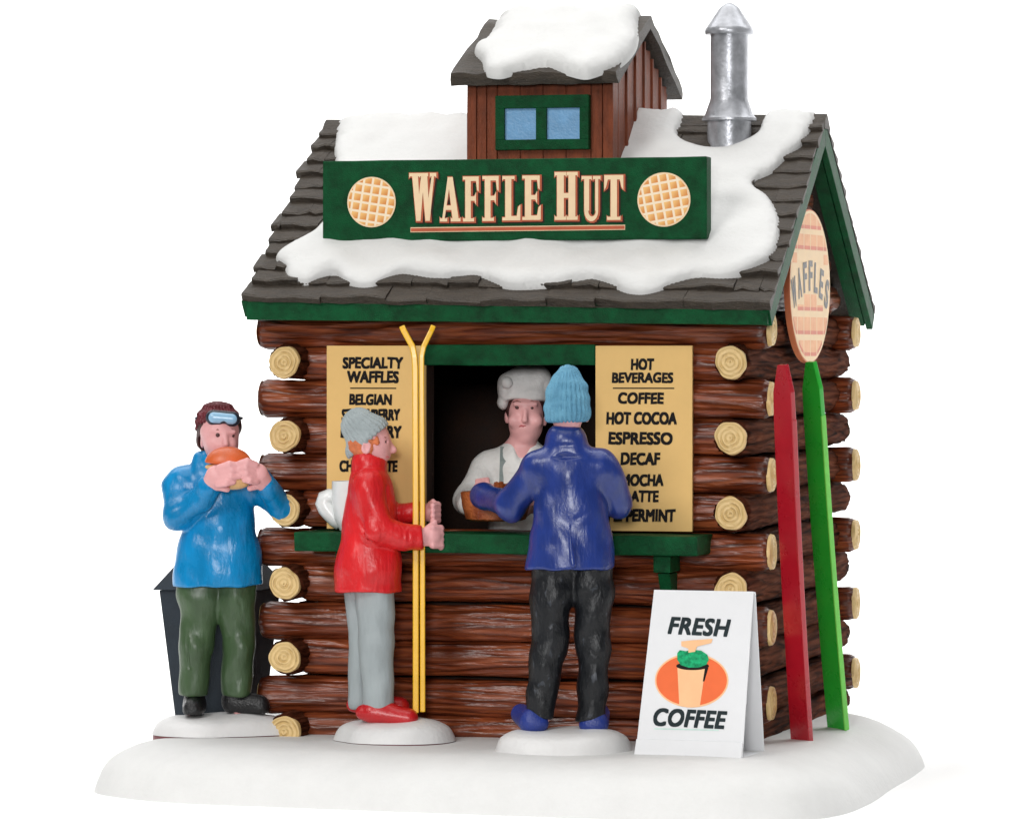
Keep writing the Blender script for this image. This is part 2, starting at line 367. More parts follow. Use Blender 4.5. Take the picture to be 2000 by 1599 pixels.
# ------------------------------------------------------------------ signed-distance sculpting
class Sculpt:
    def __init__(s, lo, hi, h):
        s.lo = np.array(lo, np.float32); s.h = h; s.n = np.ceil((np.array(hi) - lo) / h).astype(int) + 1
        s.ax = [s.lo[i] + np.arange(s.n[i], dtype=np.float32) * h for i in range(3)]
        s.F = np.full(tuple(s.n), .6, np.float32)
    def sub(s, lo, hi, m):
        sl = []
        for i in range(3):
            a = int(max(0, math.floor((lo[i] - m - s.lo[i]) / s.h))); b = int(min(s.n[i], math.ceil((hi[i] + m - s.lo[i]) / s.h) + 1)); sl.append(slice(a, max(a, b)))
        g = np.meshgrid(*[s.ax[i][sl[i]] for i in range(3)], indexing='ij', sparse=True)
        return tuple(sl), g
    def mix(s, sl, d, k, op='u'):
        A = s.F[sl]
        if op == 'u':
            h = np.clip(.5 + .5 * (A - d) / k, 0, 1); s.F[sl] = A + (d - A) * h - k * h * (1 - h)
        else:   # carve
            d = -d; h = np.clip(.5 - .5 * (A - d) / k, 0, 1); s.F[sl] = A + (d - A) * h + k * h * (1 - h)
    def cap(s, a, b, ra, rb=None, k=.06, fl=1.0, op='u'):
        """tapered capsule; fl>1 makes it deeper (away from the viewer), fl<1 flatter"""
        rb = ra if rb is None else rb; a = np.array(a, np.float32); b = np.array(b, np.float32); r = max(ra, rb)
        e = np.array([r, r * max(fl, 1), r]); sl, (X, Y, Z) = s.sub(np.minimum(a, b) - e, np.maximum(a, b) + e, k + 3 * s.h + .04)
        f = 1 / fl; px, py, pz = X - a[0], (Y - a[1]) * f, Z - a[2]; v = b - a; vy = v[1] * f
        q = v[0] ** 2 + vy ** 2 + v[2] ** 2 + 1e-9
        t = np.clip((px * v[0] + py * vy + pz * v[2]) / q, 0, 1)
        d = np.sqrt((px - t * v[0]) ** 2 + (py - t * vy) ** 2 + (pz - t * v[2]) ** 2) - (ra + (rb - ra) * t)
        s.mix(sl, d, k, op); return s
    def ell(s, c, r, k=.06, rx=0, ry=0, rz=0, op='u'):
        c = np.array(c, np.float32); rm = max(r); Mx = np.array(Matrix.Rotation(rz, 3, 'Z') @ Matrix.Rotation(ry, 3, 'Y') @ Matrix.Rotation(rx, 3, 'X')).T.astype(np.float32)
        sl, (X, Y, Z) = s.sub(c - rm, c + rm, k + 3 * s.h + .04)
        x, y, z = X - c[0], Y - c[1], Z - c[2]
        p = [Mx[i, 0] * x + Mx[i, 1] * y + Mx[i, 2] * z for i in range(3)]
        k0 = np.sqrt(sum((p[i] / r[i]) ** 2 for i in range(3))); k1 = np.sqrt(sum((p[i] / r[i] ** 2) ** 2 for i in range(3))) + 1e-6
        s.mix(sl, k0 * (k0 - 1) / k1, k, op); return s
    def plane(s, p, n, k=.03):
        """keep what lies behind the plane (n points to what is cut off)"""
        n = np.array(n, np.float32); n /= np.linalg.norm(n)
        X, Y, Z = np.meshgrid(*s.ax, indexing='ij', sparse=True)
        d = (X - p[0]) * n[0] + (Y - p[1]) * n[1] + (Z - p[2]) * n[2]
        h = np.clip(.5 - .5 * (s.F - d) / k, 0, 1); s.F = s.F + (d - s.F) * h + k * h * (1 - h); return s
    def disp(s, f):
        X, Y, Z = np.meshgrid(*s.ax, indexing='ij', sparse=True); m = np.abs(s.F) < .15
        D = f(X, Y, Z); s.F = np.where(m, s.F + D, s.F).astype(np.float32); return s
    def folds(s, amp=.02, fx=3., fz=5., seed=0):
        return s.disp(lambda X, Y, Z: amp * (np.sin(fx * X + 2.2 * np.sin(1.7 * Z + seed) + 1.5 * Y) * np.sin(fz * Z + 1.9 * np.sin(2.1 * X + seed * 2) + 1.3 * Y + seed)
                                             + .6 * np.sin(9 * X + 3 * np.sin(2.3 * Z + seed)) * np.sin(2.2 * Z + 3 * X + 2 * Y)))
    def knit(s, c, n=26, amp=.012, tilt=0):
        return s.disp(lambda X, Y, Z: amp * np.sin(n * np.arctan2(Y - c[1], X - c[0] - tilt * (Z - c[2]))))
    def front(s, x, z, side=-1):
        """y of the surface first met from the viewer's side at x, z"""
        i = int(round((x - s.lo[0]) / s.h)); k = int(round((z - s.lo[2]) / s.h)); col = s.F[i, :, k]; idx = np.where(col < 0)[0]
        return float(s.ax[1][idx[0] if side < 0 else idx[-1]]) if len(idx) else 0
    def mesh(s, name, mat, parent, smooth=True, label=None):
        Fd = s.F; n = Fd.shape; ins = Fd < 0
        nx, ny, nz = n[0] - 1, n[1] - 1, n[2] - 1
        cnt = np.zeros((nx, ny, nz), np.int8)
        for a in (0, 1):
            for b in (0, 1):
                for c in (0, 1): cnt += ins[a:a + nx, b:b + ny, c:c + nz]
        act = (cnt > 0) & (cnt < 8); I = np.argwhere(act); idx = np.full((nx, ny, nz), -1, np.int32); idx[act] = np.arange(len(I))
        acc = np.zeros((len(I), 3), np.float32); w = np.zeros(len(I), np.float32)
        cs = [(a, b, c) for a in (0, 1) for b in (0, 1) for c in (0, 1)]
        for p in cs:
            for ax in range(3):
                if p[ax]: continue
                q = list(p); q[ax] = 1
                f0 = Fd[I[:, 0] + p[0], I[:, 1] + p[1], I[:, 2] + p[2]]; f1 = Fd[I[:, 0] + q[0], I[:, 1] + q[1], I[:, 2] + q[2]]
                m = (f0 < 0) != (f1 < 0); t = np.where(m, f0 / np.where(m, f0 - f1, 1), 0)
                pos = np.array(p, np.float32)[None] * np.ones((len(I), 1), np.float32); pos[:, ax] = t
                acc[m] += pos[m]; w[m] += 1
        V = (I + acc / w[:, None]) * s.h + s.lo
        quads = []
        for ax in range(3):
            o1, o2 = [(1, 2), (2, 0), (0, 1)][ax]
            A = np.take(ins, range(n[ax] - 1), ax); B_ = np.take(ins, range(1, n[ax]), ax); ch = np.argwhere(A != B_)
            ch = ch[(ch[:, o1] > 0) & (ch[:, o2] > 0) & (ch[:, o1] < n[o1] - 1) & (ch[:, o2] < n[o2] - 1)]
            def cell(d1, d2):
                c = ch.copy(); c[:, o1] -= d1; c[:, o2] -= d2; return idx[c[:, 0], c[:, 1], c[:, 2]]
            q = np.stack([cell(0, 0), cell(1, 0), cell(1, 1), cell(0, 1)], 1)
            fl = ins[ch[:, 0], ch[:, 1], ch[:, 2]]; q[~fl] = q[~fl][:, ::-1]; quads.append(q)
        Q = np.concatenate(quads); Q = Q[(Q >= 0).all(1)]
        me = bpy.data.meshes.new(name); me.vertices.add(len(V)); me.vertices.foreach_set('co', V.astype(np.float32).ravel())
        me.loops.add(Q.size); me.loops.foreach_set('vertex_index', Q.astype(np.int32).ravel())
        me.polygons.add(len(Q)); me.polygons.foreach_set('loop_start', np.arange(0, Q.size, 4, dtype=np.int32)); me.polygons.foreach_set('loop_total', np.full(len(Q), 4, np.int32))
        me.update(calc_edges=True); me.validate()
        return link(name, me, mat, parent, smooth, label=label)

# ================================================================== SETTING
def sweep():
    prof = [(-12, -1.0), (60, -1.0)] + [(60 + 40 * math.sin(a), -1.0 + 40 * (1 - math.cos(a))) for a in [R(q) for q in range(6, 91, 6)]] + [(100, 75)]
    vs = []; fs = []
    for y, z in prof: vs += [(-170, y, z), (170, y, z)]
    for i in range(len(prof) - 1): fs.append((2 * i, 2 * i + 1, 2 * i + 3, 2 * i + 2))
    o = obj('backdrop', vs, fs, 'paper', None, True); o['kind'] = 'structure'
sweep()

# the snowy base everything stands on
def base_map(x, y, h): return (x, y, -1.0 + h)
base_out = [(-7.75, -2.9), (-7.0, -3.9), (-5.4, -4.75), (-2.5, -5.1), (1.2, -5.45), (4.2, -5.6), (6.2, -5.3), (7.2, -4.2), (7.45, -1.8), (7.35, 1.5), (7.3, 4.6), (7.0, 7.2),
            (5.6, 9.4), (1, 11.0), (-4, 11.2), (-7.2, 10.2), (-8.0, 7), (-8.0, 2), (-7.95, -1.2)]
def base_map2(x, y, h):
    # the cast edge sits a little above the table top and is broken by low drifts
    dr = .15 * noise.noise(Vector((x * .55, y * .55, 1.7))) + .07 * noise.noise(Vector((x * 1.3, y * 1.3, 5)))
    right = max(0, x - 5.9); lob = -.10 * (1 - math.cos(y * 1.25)) * min(1, right)
    k = .2 + .8 * min(1, max(0, (1 - h) / .25)); return (x, y, -1.004 + h + (dr * k + lob) * min(1, max(0, h) / .8))
bs = slab('snowy_ground', base_out, base_map2, 1.0, 1.35, .16, 'snow', None, bumps=.0, bottom=0, power=.42, n=14)
bs['kind'] = 'structure'

# ================================================================== THE HUT
hut = thing('log_hut', 'brown log waffle hut with snowy shingle roof, cupola and open serving window', 'hut')
GR = 17
def log_mesh(L, r, seed, seg=72):
    rnd = random.Random(seed); m = max(6, int(L / .11)); vs = []; fs = []
    cr = [(rnd.uniform(0, 2 * math.pi), rnd.uniform(-.5, L), rnd.uniform(1.2, 4.5), rnd.uniform(.02, .05), rnd.uniform(.035, .08), rnd.uniform(0, 6)) for _ in range(int(12 + L * 3.2))]
    for i in range(m + 1):
        x = L * i / m; e = min(x, L - x); cap = 1 - .10 * max(0, 1 - e / .14) ** 2
        off = Vector((0, noise.noise(Vector((x * .35, seed, 0))) * .035, noise.noise(Vector((x * .35, 4, seed))) * .035))
        for k in range(seg):
            a = 2 * math.pi * k / seg
            rr = r * (1 + .05 * noise.noise(Vector((x * .5, math.cos(a) * 1.2, math.sin(a) * 1.2 + seed * 3)))) * cap
            q = noise.noise(Vector((x * .42 + seed * 5, math.cos(a) * 2.6 + .25 * math.sin(x * 1.3), math.sin(a) * 2.6))); q2 = noise.noise(Vector((x * .8 + seed * 3, math.cos(a) * 5.5, math.sin(a) * 5.5)))
            if 0 < i < m: rr += .042 * (.5 - abs(q) * 2.4) + .016 * (.4 - abs(q2) * 2)
            for (t0, x0, ln, dp, wd, ph) in cr:
                if x0 < x < x0 + ln:
                    u = (x - x0) / ln; tc_ = t0 + .16 * math.sin(x * 1.9 + ph); d = abs((a - tc_ + math.pi) % (2 * math.pi) - math.pi)
                    if d < .32: rr -= dp * math.sin(u * math.pi) * math.exp(-(d / wd) ** 2)
            vs.append((x, off.y + rr * math.cos(a), off.z + rr * math.sin(a)))
    for i in range(m):
        for k in range(seg):
            A, B = i * seg + k, i * seg + (k + 1) % seg; fs.append((A, A + seg, B + seg, B))
    fs.append(tuple(range(seg))); fs.append(tuple(m * seg + k for k in range(seg))[::-1])
    me = bpy.data.meshes.new('log'); me.from_pydata(vs, [], fs); me.update()
    for p in me.polygons: p.use_smooth = len(p.vertices) == 4
    return me
def end_mesh(r, seed):
    rnd = random.Random(seed); vs = []; fs = []; seg = 40; rings = 22
    ph = [rnd.uniform(0, 6) for _ in range(4)]; ox, oz = rnd.uniform(-.05, .05), rnd.uniform(-.05, .05)
    for i in range(rings + 1):
        t = i / rings
        for k in range(seg):
            a = 2 * math.pi * k / seg; rr = r * t * (1 + .045 * math.sin(2 * a + ph[0]) + .03 * math.sin(3 * a + ph[1]) + .02 * math.sin(7 * a + ph[2]))
            ht = .07 if t < .93 else .07 * math.sqrt(max(0, 1 - ((t - .93) / .07) ** 2)) - .01
            ht += .012 * math.sin(t * 26 + .8 * math.sin(a + ph[3])) * (t < .9)
            vs.append((-ht, rr * math.cos(a) + ox * (1 - t), rr * math.sin(a) + oz * (1 - t)))
    for i in range(rings):
        for k in range(seg):
            A, B = i * seg + k, i * seg + (k + 1) % seg; fs.append((A, A + seg, B + seg, B))
    me = bpy.data.meshes.new('log_end'); me.from_pydata(vs, [], fs); me.update(); me.flip_normals()
    me.polygons.foreach_set('use_smooth', [True] * len(me.polygons)); me.materials.append(M['ring']); return me
lcache = {}
ends = [end_mesh(.335, s) for s in range(7)]
nlog = [0]
def log(a, b, z, axis, fixed, r=.37, cut0=False, cut1=False, mat='log'):
    """a log from a to b along X or Y; cut0/cut1 give it a pale sawn face"""
    nlog[0] += 1; L = round(b - a, 2); key = (L, r, nlog[0] % 4, mat)
    if key not in lcache:
        me = log_mesh(L, r, nlog[0]); me.materials.append(M[mat]); lcache[key] = me
    roll = random.choice([0, 1, 2, 3, 4, 5]) * 1.047
    o = link('log', lcache[key], None, hut)
    if axis == 'X': o.location = (a, fixed, z); o.rotation_euler = (roll, 0, 0)
    else: o.location = (fixed, a, z); o.rotation_euler = (0, 0, R(90)); o.rotation_euler.rotate_axis('X', roll)
    for c, x, rot in ((cut0, 0, 0), (cut1, L, math.pi)):
        if c:
            e = link('log_end', ends[(nlog[0] * 3 + (1 if x else 0)) % 7], None, o); e.location = (x, 0, 0); e.rotation_euler = (random.uniform(0, 6), 0, rot)
            e.scale = (.2 if axis == 'X' and not x else 1, r / .37, r / .37)
    return o
ZX = [.75, 2.24, 3.72, 5.21, 6.70, 8.05]; ZY = [.08, 1.55, 3.02, 4.49, 5.955, 7.42]
D = 9.17; XL, XR = -4.46, 4.60
WX0, WX1, WZ0, WZ1 = -1.75, 1.85, 4.0, 7.36      # the serving opening
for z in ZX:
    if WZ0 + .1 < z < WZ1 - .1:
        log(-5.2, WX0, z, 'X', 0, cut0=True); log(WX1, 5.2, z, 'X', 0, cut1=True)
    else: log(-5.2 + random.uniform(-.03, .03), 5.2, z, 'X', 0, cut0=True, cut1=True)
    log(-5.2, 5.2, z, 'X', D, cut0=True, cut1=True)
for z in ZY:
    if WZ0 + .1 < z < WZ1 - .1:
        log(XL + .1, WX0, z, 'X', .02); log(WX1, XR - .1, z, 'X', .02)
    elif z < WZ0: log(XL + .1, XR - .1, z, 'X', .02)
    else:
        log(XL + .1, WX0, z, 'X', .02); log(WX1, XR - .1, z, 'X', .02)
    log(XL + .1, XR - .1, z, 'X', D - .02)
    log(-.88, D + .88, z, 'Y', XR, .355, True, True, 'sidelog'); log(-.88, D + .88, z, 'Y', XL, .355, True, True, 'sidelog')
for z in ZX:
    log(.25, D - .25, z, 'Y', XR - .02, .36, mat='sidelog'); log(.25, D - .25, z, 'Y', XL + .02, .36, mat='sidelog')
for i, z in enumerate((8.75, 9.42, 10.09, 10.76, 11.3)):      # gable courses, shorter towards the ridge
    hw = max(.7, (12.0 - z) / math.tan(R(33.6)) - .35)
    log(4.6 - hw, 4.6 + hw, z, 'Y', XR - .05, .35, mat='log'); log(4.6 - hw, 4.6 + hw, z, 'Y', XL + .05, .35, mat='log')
# inner lining so that no light leaks between the logs
def lining():
    t = .12; bm = bmesh.new()
    y0 = .34; y1 = D - .62; x0 = XL + .3; x1 = XR - .3; zt = 8.5
    box_bm((x0, y1, 0), (x1, y1 + t, zt), bm); box_bm((x0, y0 + t, 0), (x0 + t, y1, zt), bm); box_bm((x1 - t, y0 + t, 0), (x1, y1, zt), bm)
    box_bm((x0, y0, 0), (x1, y0 + t, WZ0), bm); box_bm((x0, y0, WZ1), (x1, y0 + t, zt), bm)
    box_bm((x0, y0, WZ0), (WX0, y0 + t, WZ1), bm); box_bm((WX1, y0, WZ0), (x1, y0 + t, WZ1), bm)
    box_bm((x0 + t, y0 + t, zt), (x1 - t, y1, zt + t), bm)
    bm_obj('inner_wall', bm, 'lining', hut)
lining()
for X in (XR - .4, XL + .3):
    prism('gable_wall', [(X, .5, 8.3), (X, D - .5, 8.3), (X, 4.6, 11.9)], (.1, 0, 0), 'soffit', hut)

# green trim
box('window_header', (-1.76, -.52, 7.36), (1.80, .2, 7.77), 'green', hut, .03, .012, 8)
box('window_jamb', (-1.86, -.36, WZ0), (-1.74, .3, WZ1), 'lining', hut, .01)
box('window_jamb', (1.84, -.36, WZ0), (1.96, .3, WZ1), 'lining', hut, .01)
ctr = box('serving_counter', (-4.08, -1.5, 3.69), (4.08, .30, 4.07), 'green', hut, .035, .018, 14)
for x in (-3.15, 3.3):
    br = box('counter_bracket', (x - .17, -1.2, 3.34), (x + .17, -.3, 3.688), 'green', ctr, .03, .01)
    prism('counter_bracket', [(x - .12, -1.05, 3.32), (x - .12, -.35, 3.32), (x - .12, -.35, 2.45), (x - .12, -.50, 2.45)], (.24, 0, 0), 'green', ctr, .02)

# ---- roof
A = R(33.6); EY, EZ = -1.16, 8.56; RY = 4.6
S = (RY - EY) / math.cos(A); BEND = .35
RX0, RX1 = -5.30, 5.44
def roof_pt(x, s, h):
    """point h above the roof at x, s up the front slope (past S: down the back slope); the old eave droops a little to the right"""
    if s > S: back = True; s2 = 2 * S - s
    else: back = False; s2 = s
    ph = A
    dist = S - s2
    if dist < BEND: ph = A * math.sin(dist / BEND * math.pi / 2)
    y = EY + s2 * math.cos(A) - h * math.sin(ph); z = EZ + s2 * math.sin(A) + h * math.cos(ph)
    z -= .019 * x * (1 - s2 / S) - (.0 if x < 0 else 0)
    if back: y = 2 * RY - y
    return (x, y, z)
roof = None
def roof_deck(front):
    c = (lambda x, s, h: roof_pt(x, s, h)) if front else (lambda x, s, h: roof_pt(x, 2 * S - s, h))
    vs = []; nx = 12
    for i in range(nx + 1):
        x = RX0 + .05 + (RX1 - .1 - RX0) * i / nx
        p = [Vector(c(x, 0.0, -.02)), Vector(c(x, S - BEND, -.02))]
        top = Vector((x, RY, EZ + S * math.sin(A) - .06)); bt = Vector((x, RY, EZ + S * math.sin(A) - .32)); lo = Vector(c(x, 0.02, -.22))
        vs += [p[0], top, bt, lo]
    fs = []
    for i in range(nx):
        a = i * 4; b = a + 4
        for q in range(4): fs.append((a + q, a + (q + 1) % 4, b + (q + 1) % 4, b + q))
    fs += [(3, 2, 1, 0), tuple(nx * 4 + q for q in range(4))]
    if not front: fs = [f[::-1] for f in fs]
    return vs, fs
v1, f1 = roof_deck(True); roof = obj('roof', v1, f1, 'shingle', hut)
v2, f2 = roof_deck(False); obj('roof_slope', v2, f2, 'shingle', roof)

# snow outline on the front slope, in x and distance up the slope
P0 = Vector(roof_pt(0, 0, .1)); NR = Vector((0, -math.sin(A), math.cos(A)))
def roof_xs(px, py, lift=.15):
    p = hit(px, py, Vector((0, EY, EZ)) + NR * lift, NR); return (p.x, (p.y - EY + lift * math.sin(A)) / math.cos(A))
sn = [(654, 275), (652, 300), (655, 330), (650, 380), (636, 425), (622, 443), (600, 465), (570, 481), (545, 496), (538, 510), (554, 524), (562, 548), (597, 556), (625, 544), (655, 538), (675, 553),
      (702, 561), (730, 557), (755, 543), (785, 532), (820, 538), (860, 542), (900, 535), (930, 533), (962, 547), (990, 558), (1030, 558), (1095, 550), (1155, 539), (1188, 547), (1220, 562),
      (1250, 568), (1278, 562), (1312, 545), (1358, 530), (1400, 533), (1440, 527), (1480, 509), (1508, 485), (1521, 450), (1520, 412), (1500, 378), (1474, 360), (1476, 345), (1510, 325), (1532, 302), (1560, 281), (1577, 258)]
snow_out = [roof_xs(*p) for p in sn]
xr = snow_out[-1][0]
snow_out += [(xr + .05, S + .1), (xr - .1, S + .5), (xr - .7, S + .45), (xr - 1.0, S - .05)]
bite = [(1478, 258), (1450, 274), (1410, 287), (1368, 283), (1336, 271), (1322, 256)]
bx = [roof_xs(*p) for p in bite]; snow_out += bx
snow_out += [(bx[-1][0] + .02, S - .02), (bx[-1][0] - .2, S + .45), (1.2, S + .5), (0, S + .45), (-2, S + .5), (-3.5, S + .45), (-4.6, S + .5), (-5.0, S + .2)]
slab('roof_snow', snow_out, lambda x, s, h: roof_pt(x, s, h + .07), .20, .30, .13, 'snow', hut, bumps=.45, n=5, bottom=-.06, label='thick white snow with a wavy lower edge on the main roof')

# shingles one by one, each course resting on the one below
def in_poly(x, y, B):
    c = False
    for i in range(len(B)):
        (x1, y1), (x2, y2) = B[i], B[i - 1]
        if (y1 > y) != (y2 > y) and x < (x2 - x1) * (y - y1) / (y2 - y1) + x1: c = not c
    return c
NC = 13; CH = S / NC
def shingle(x0, x1, s0, s1, back=False, parent=None, pf=None):
    rnd = random.random; t0, t1 = .08 + rnd() * .09, .02; pf = pf or roof_pt
    g = (lambda x, s, h: pf(x, 2 * S - s, h)) if back else pf
    j = lambda a: (rnd() - .5) * a
    nx = 4; vs = []; fs = []
    for i in range(nx):
        x = x0 + (x1 - x0) * i / (nx - 1)
        so = s0 + j(.11)
        th = t0 + j(.03)
        vs += [g(x, so, -.02), g(x, so - .01, th - .02), g(x, so + .04, th), g(x, (so + s1) / 2, (th + t1) / 2 + j(.02)), g(x, s1, t1)]
    for i in range(nx - 1):
        for q in range(4): a = i * 5 + q; fs.append((a, a + 5, a + 6, a + 1))
    fs.append((0, 1, 2, 3, 4)); fs.append(tuple((nx - 1) * 5 + q for q in (4, 3, 2, 1, 0)))
    if back: fs = [f[::-1] for f in fs]
    return vs, fs
for c in range(NC):
    s0 = c * CH - (.02 if c == 0 else 0); s1 = min(S - .02, (c + 1) * CH + .12)
    x = RX0 + random.uniform(-.05, .05) - (.4 if c % 2 else 0); first = True
    while x < RX1:
        wd = random.uniform(.42, 1.0) * (1.8 if c == 0 else 1.1 if c < 3 else 1); xa = max(x, RX0 + random.uniform(-.09, .05)) if first else x; xb = min(x + wd, RX1 + random.uniform(-.02, .03))
        if RX1 - xb < .3: xb = RX1 + random.uniform(-.02, .03)
        if xb - xa > .2:
            hid = all(in_poly(qx, qs, snow_out) for qx in (xa - .15, (xa + xb) / 2, xb + .15) for qs in (s0 - .15, s0 + CH / 2, s0 + CH + .1))
            if not hid:
                v, f = shingle(xa + .006, xb - .006, s0, s1); obj('shingle', v, f, 'shingle', roof)
            first = False
        if xb >= RX1 - .3: break
        x += wd
# back slope courses, out of the photograph's sight: one joined part
vv = []; ff = []
for c in range(NC):
    x = RX0 - (.4 if c % 2 else 0)
    while x < RX1:
        wd = random.uniform(.6, 1.05); xa = max(x, RX0); xb = min(x + wd, RX1)
        if xb - xa > .1:
            v, f = shingle(xa + .01, xb - .01, c * CH, min(S - .02, (c + 1) * CH + .1), True); o_ = len(vv); vv += v; ff += [tuple(i + o_ for i in q) for q in f]
        x += wd
bk = obj('shingle_course', vv, ff, 'shingle', roof); bk['kind'] = 'stuff'
# ridge cap
for i in range(9):
    a = RX0 + .02 + (RX1 - RX0 - .04) * i / 9; b = a + (RX1 - RX0) / 9 + .03
    vs = []
    for x, k in ((a, 1.0), (b, .75)):
        for s, h in ((-.3, .055), (-.12, .10), (0, .115), (.12, .10), (.3, .055)): vs.append(roof_pt(x, S + s, h * k + .03))
        for s in (.3, -.3): vs.append(roof_pt(x, S + s, -.03))
    n_ = 7; fs = [(q, (q + 1) % n_, (q + 1) % n_ + n_, q + n_) for q in range(n_)] + [tuple(range(n_))[::-1], tuple(range(n_, 2 * n_))]
    obj('ridge_cap', vs, fs, 'shingle', roof)
# fascia board under the front eave, rake boards up both gable edges
def droop(x): return -.019 * x
bm = bmesh.new(); nx = 16
vs = []; fs = []
for i in range(nx + 1):
    x = -5.17 + (5.37 + 5.17) * i / nx; z = droop(x) * .6; j = noise.noise(Vector((x * 1.5, 0, 0))) * .02
    vs += [(x, -1.14 + j, 8.21 + z + j), (x, -1.13 + j, 8.60 + z), (x, -.86, 8.60 + z), (x, -.86, 8.20 + z)]
for i in range(nx):
    a = 4 * i
    for q in range(4): fs.append((a + q, a + (q + 1) % 4, a + 4 + (q + 1) % 4, a + 4 + q))
fs = [f[::-1] for f in fs] + [(0, 1, 2, 3), tuple(nx * 4 + q for q in (3, 2, 1, 0))]
obj('fascia_board', vs, fs, 'green', roof)
obj('fascia_board', [(x, 2 * RY - y, z + .1) for x, y, z in vs], [f[::-1] for f in fs], 'green', roof)
for X, w_ in ((RX1 - .16, .14), (RX0 + .02, .14)):
    for bk_ in (0, 1):
        q = []
        for s, h in ((-.02, -.03), (S, -.03), (S, -.45), (.02, -.42)):
            p = list(roof_pt(X, s, 0)); ph = A
            p = [X, EY + s * math.cos(A) - h * math.sin(A), EZ + s * math.sin(A) + h * math.cos(A) - .019 * X * (1 - s / S)]
            if s == S: p = [X, RY, EZ + S * math.sin(A) + h / math.cos(A)]
            if bk_: p[1] = 2 * RY - p[1] 
            q.append(p)
        prism('rake_board', q, (w_, 0, 0), 'green', roof, .015)
for bk_ in (0, 1):      # green inner strip seen under the far overhang, dark red soffit behind it
    for X0_, X1_, mt, h0, h1 in ((4.98, 5.26, 'green', -.24, -.42), (RX0 + .2, -4.85, 'green', -.24, -.42)):
        q = []
        for s, h in ((.15, h0), (S - .1, h0), (S - .1, h1), (.15, h1)):
            y = EY + s * math.cos(A) - h * math.sin(A); z = EZ + s * math.sin(A) + h * math.cos(A) - .019 * X0_ * (1 - s / S)
            q.append([X0_, 2 * RY - y if bk_ else y, z])
        prism('soffit_board', q, (X1_ - X0_, 0, 0), mt, roof)

# ---- cupola
cup = box('cupola', (-1.49, 2.22, 9.6), (1.47, 7.35, 13.12), 'board', hut, .0)
prism('gable_panel', [(1.40, 2.25, 13.1), (1.40, 7.3, 13.1), (1.40, 4.78, 14.2)], (.06, 0, 0), 'board', cup)
prism('gable_panel', [(-1.48, 2.25, 13.1), (-1.48, 7.3, 13.1), (-1.48, 4.78, 14.2)], (.06, 0, 0), 'board', cup)
def upright(x0, x1, y0, y1, z0, z1): 
    return box('upright_board', (x0, y0, z0), (x1, y1, z1), 'board', cup, .018, .006, 5)
xs = [-1.53, -1.28, -1.14, -.94, 1.12, 1.20, 1.33]
for a, b in ((-1.53, -1.33), (-1.31, -1.12), (-1.10, -.90), (1.08, 1.30), (1.32, 1.53)): upright(a, b, 2.14, 2.218, 10.2, 13.05)
for a, b in ((-.88, -.42), (-.40, .06), (.08, .54), (.56, 1.06)): upright(a, b, 2.165, 2.218, 10.2, 13.05)
yb = [2.16, 2.62, 3.22, 3.3, 3.92, 4.0, 4.62, 4.7, 5.3, 5.38, 6.05, 6.7, 7.4]
y = 2.16
for wd in (.5, .62, .12, .68, .12, .66, .12, .62, .12, .66, .12, .62):
    nar = wd < .2
    zt = 13.05 + max(0, 1 - abs((y + wd / 2) - 4.75) / 2.55) * 1.1
    upright(1.47, 1.56 if nar else 1.515, y + .01, y + wd - .015, 10.4, zt)
    y += wd
win = box('window_frame', (-.90, 2.02, 11.70), (1.07, 2.14, 12.82), 'green', cup, .02, .01, 4)
def frame():
    # open frame: four rails and a mullion with panes set back
    bpy.data.objects.remove(win, do_unlink=True)
    bm = bmesh.new(); y0, y1 = 1.98, 2.163
    xs_ = (-.89, -.70, -.04, .18, .87, 1.06); zs_ = (11.72, 11.925, 12.56, 12.82)
    for lo, hi in (((xs_[0], zs_[0]), (xs_[5], zs_[1])), ((xs_[0], zs_[2]), (xs_[5], zs_[3])), ((xs_[0], zs_[1]), (xs_[1], zs_[2])), ((xs_[2], zs_[1]), (xs_[3], zs_[2])), ((xs_[4], zs_[1]), (xs_[5], zs_[2]))):
        box_bm((lo[0], y0, lo[1]), (hi[0], y1, hi[1]), bm)
    f = bm_obj('window_frame', bm, 'green', cup, bevel=.012)
    return f
frame()
box('window_pane', (-.70, 2.07, 11.92), (-.04, 2.16, 12.57), 'pane', cup, 0)
box('window_pane', (.18, 2.07, 11.92), (.87, 2.16, 12.57), 'pane', cup, 0)
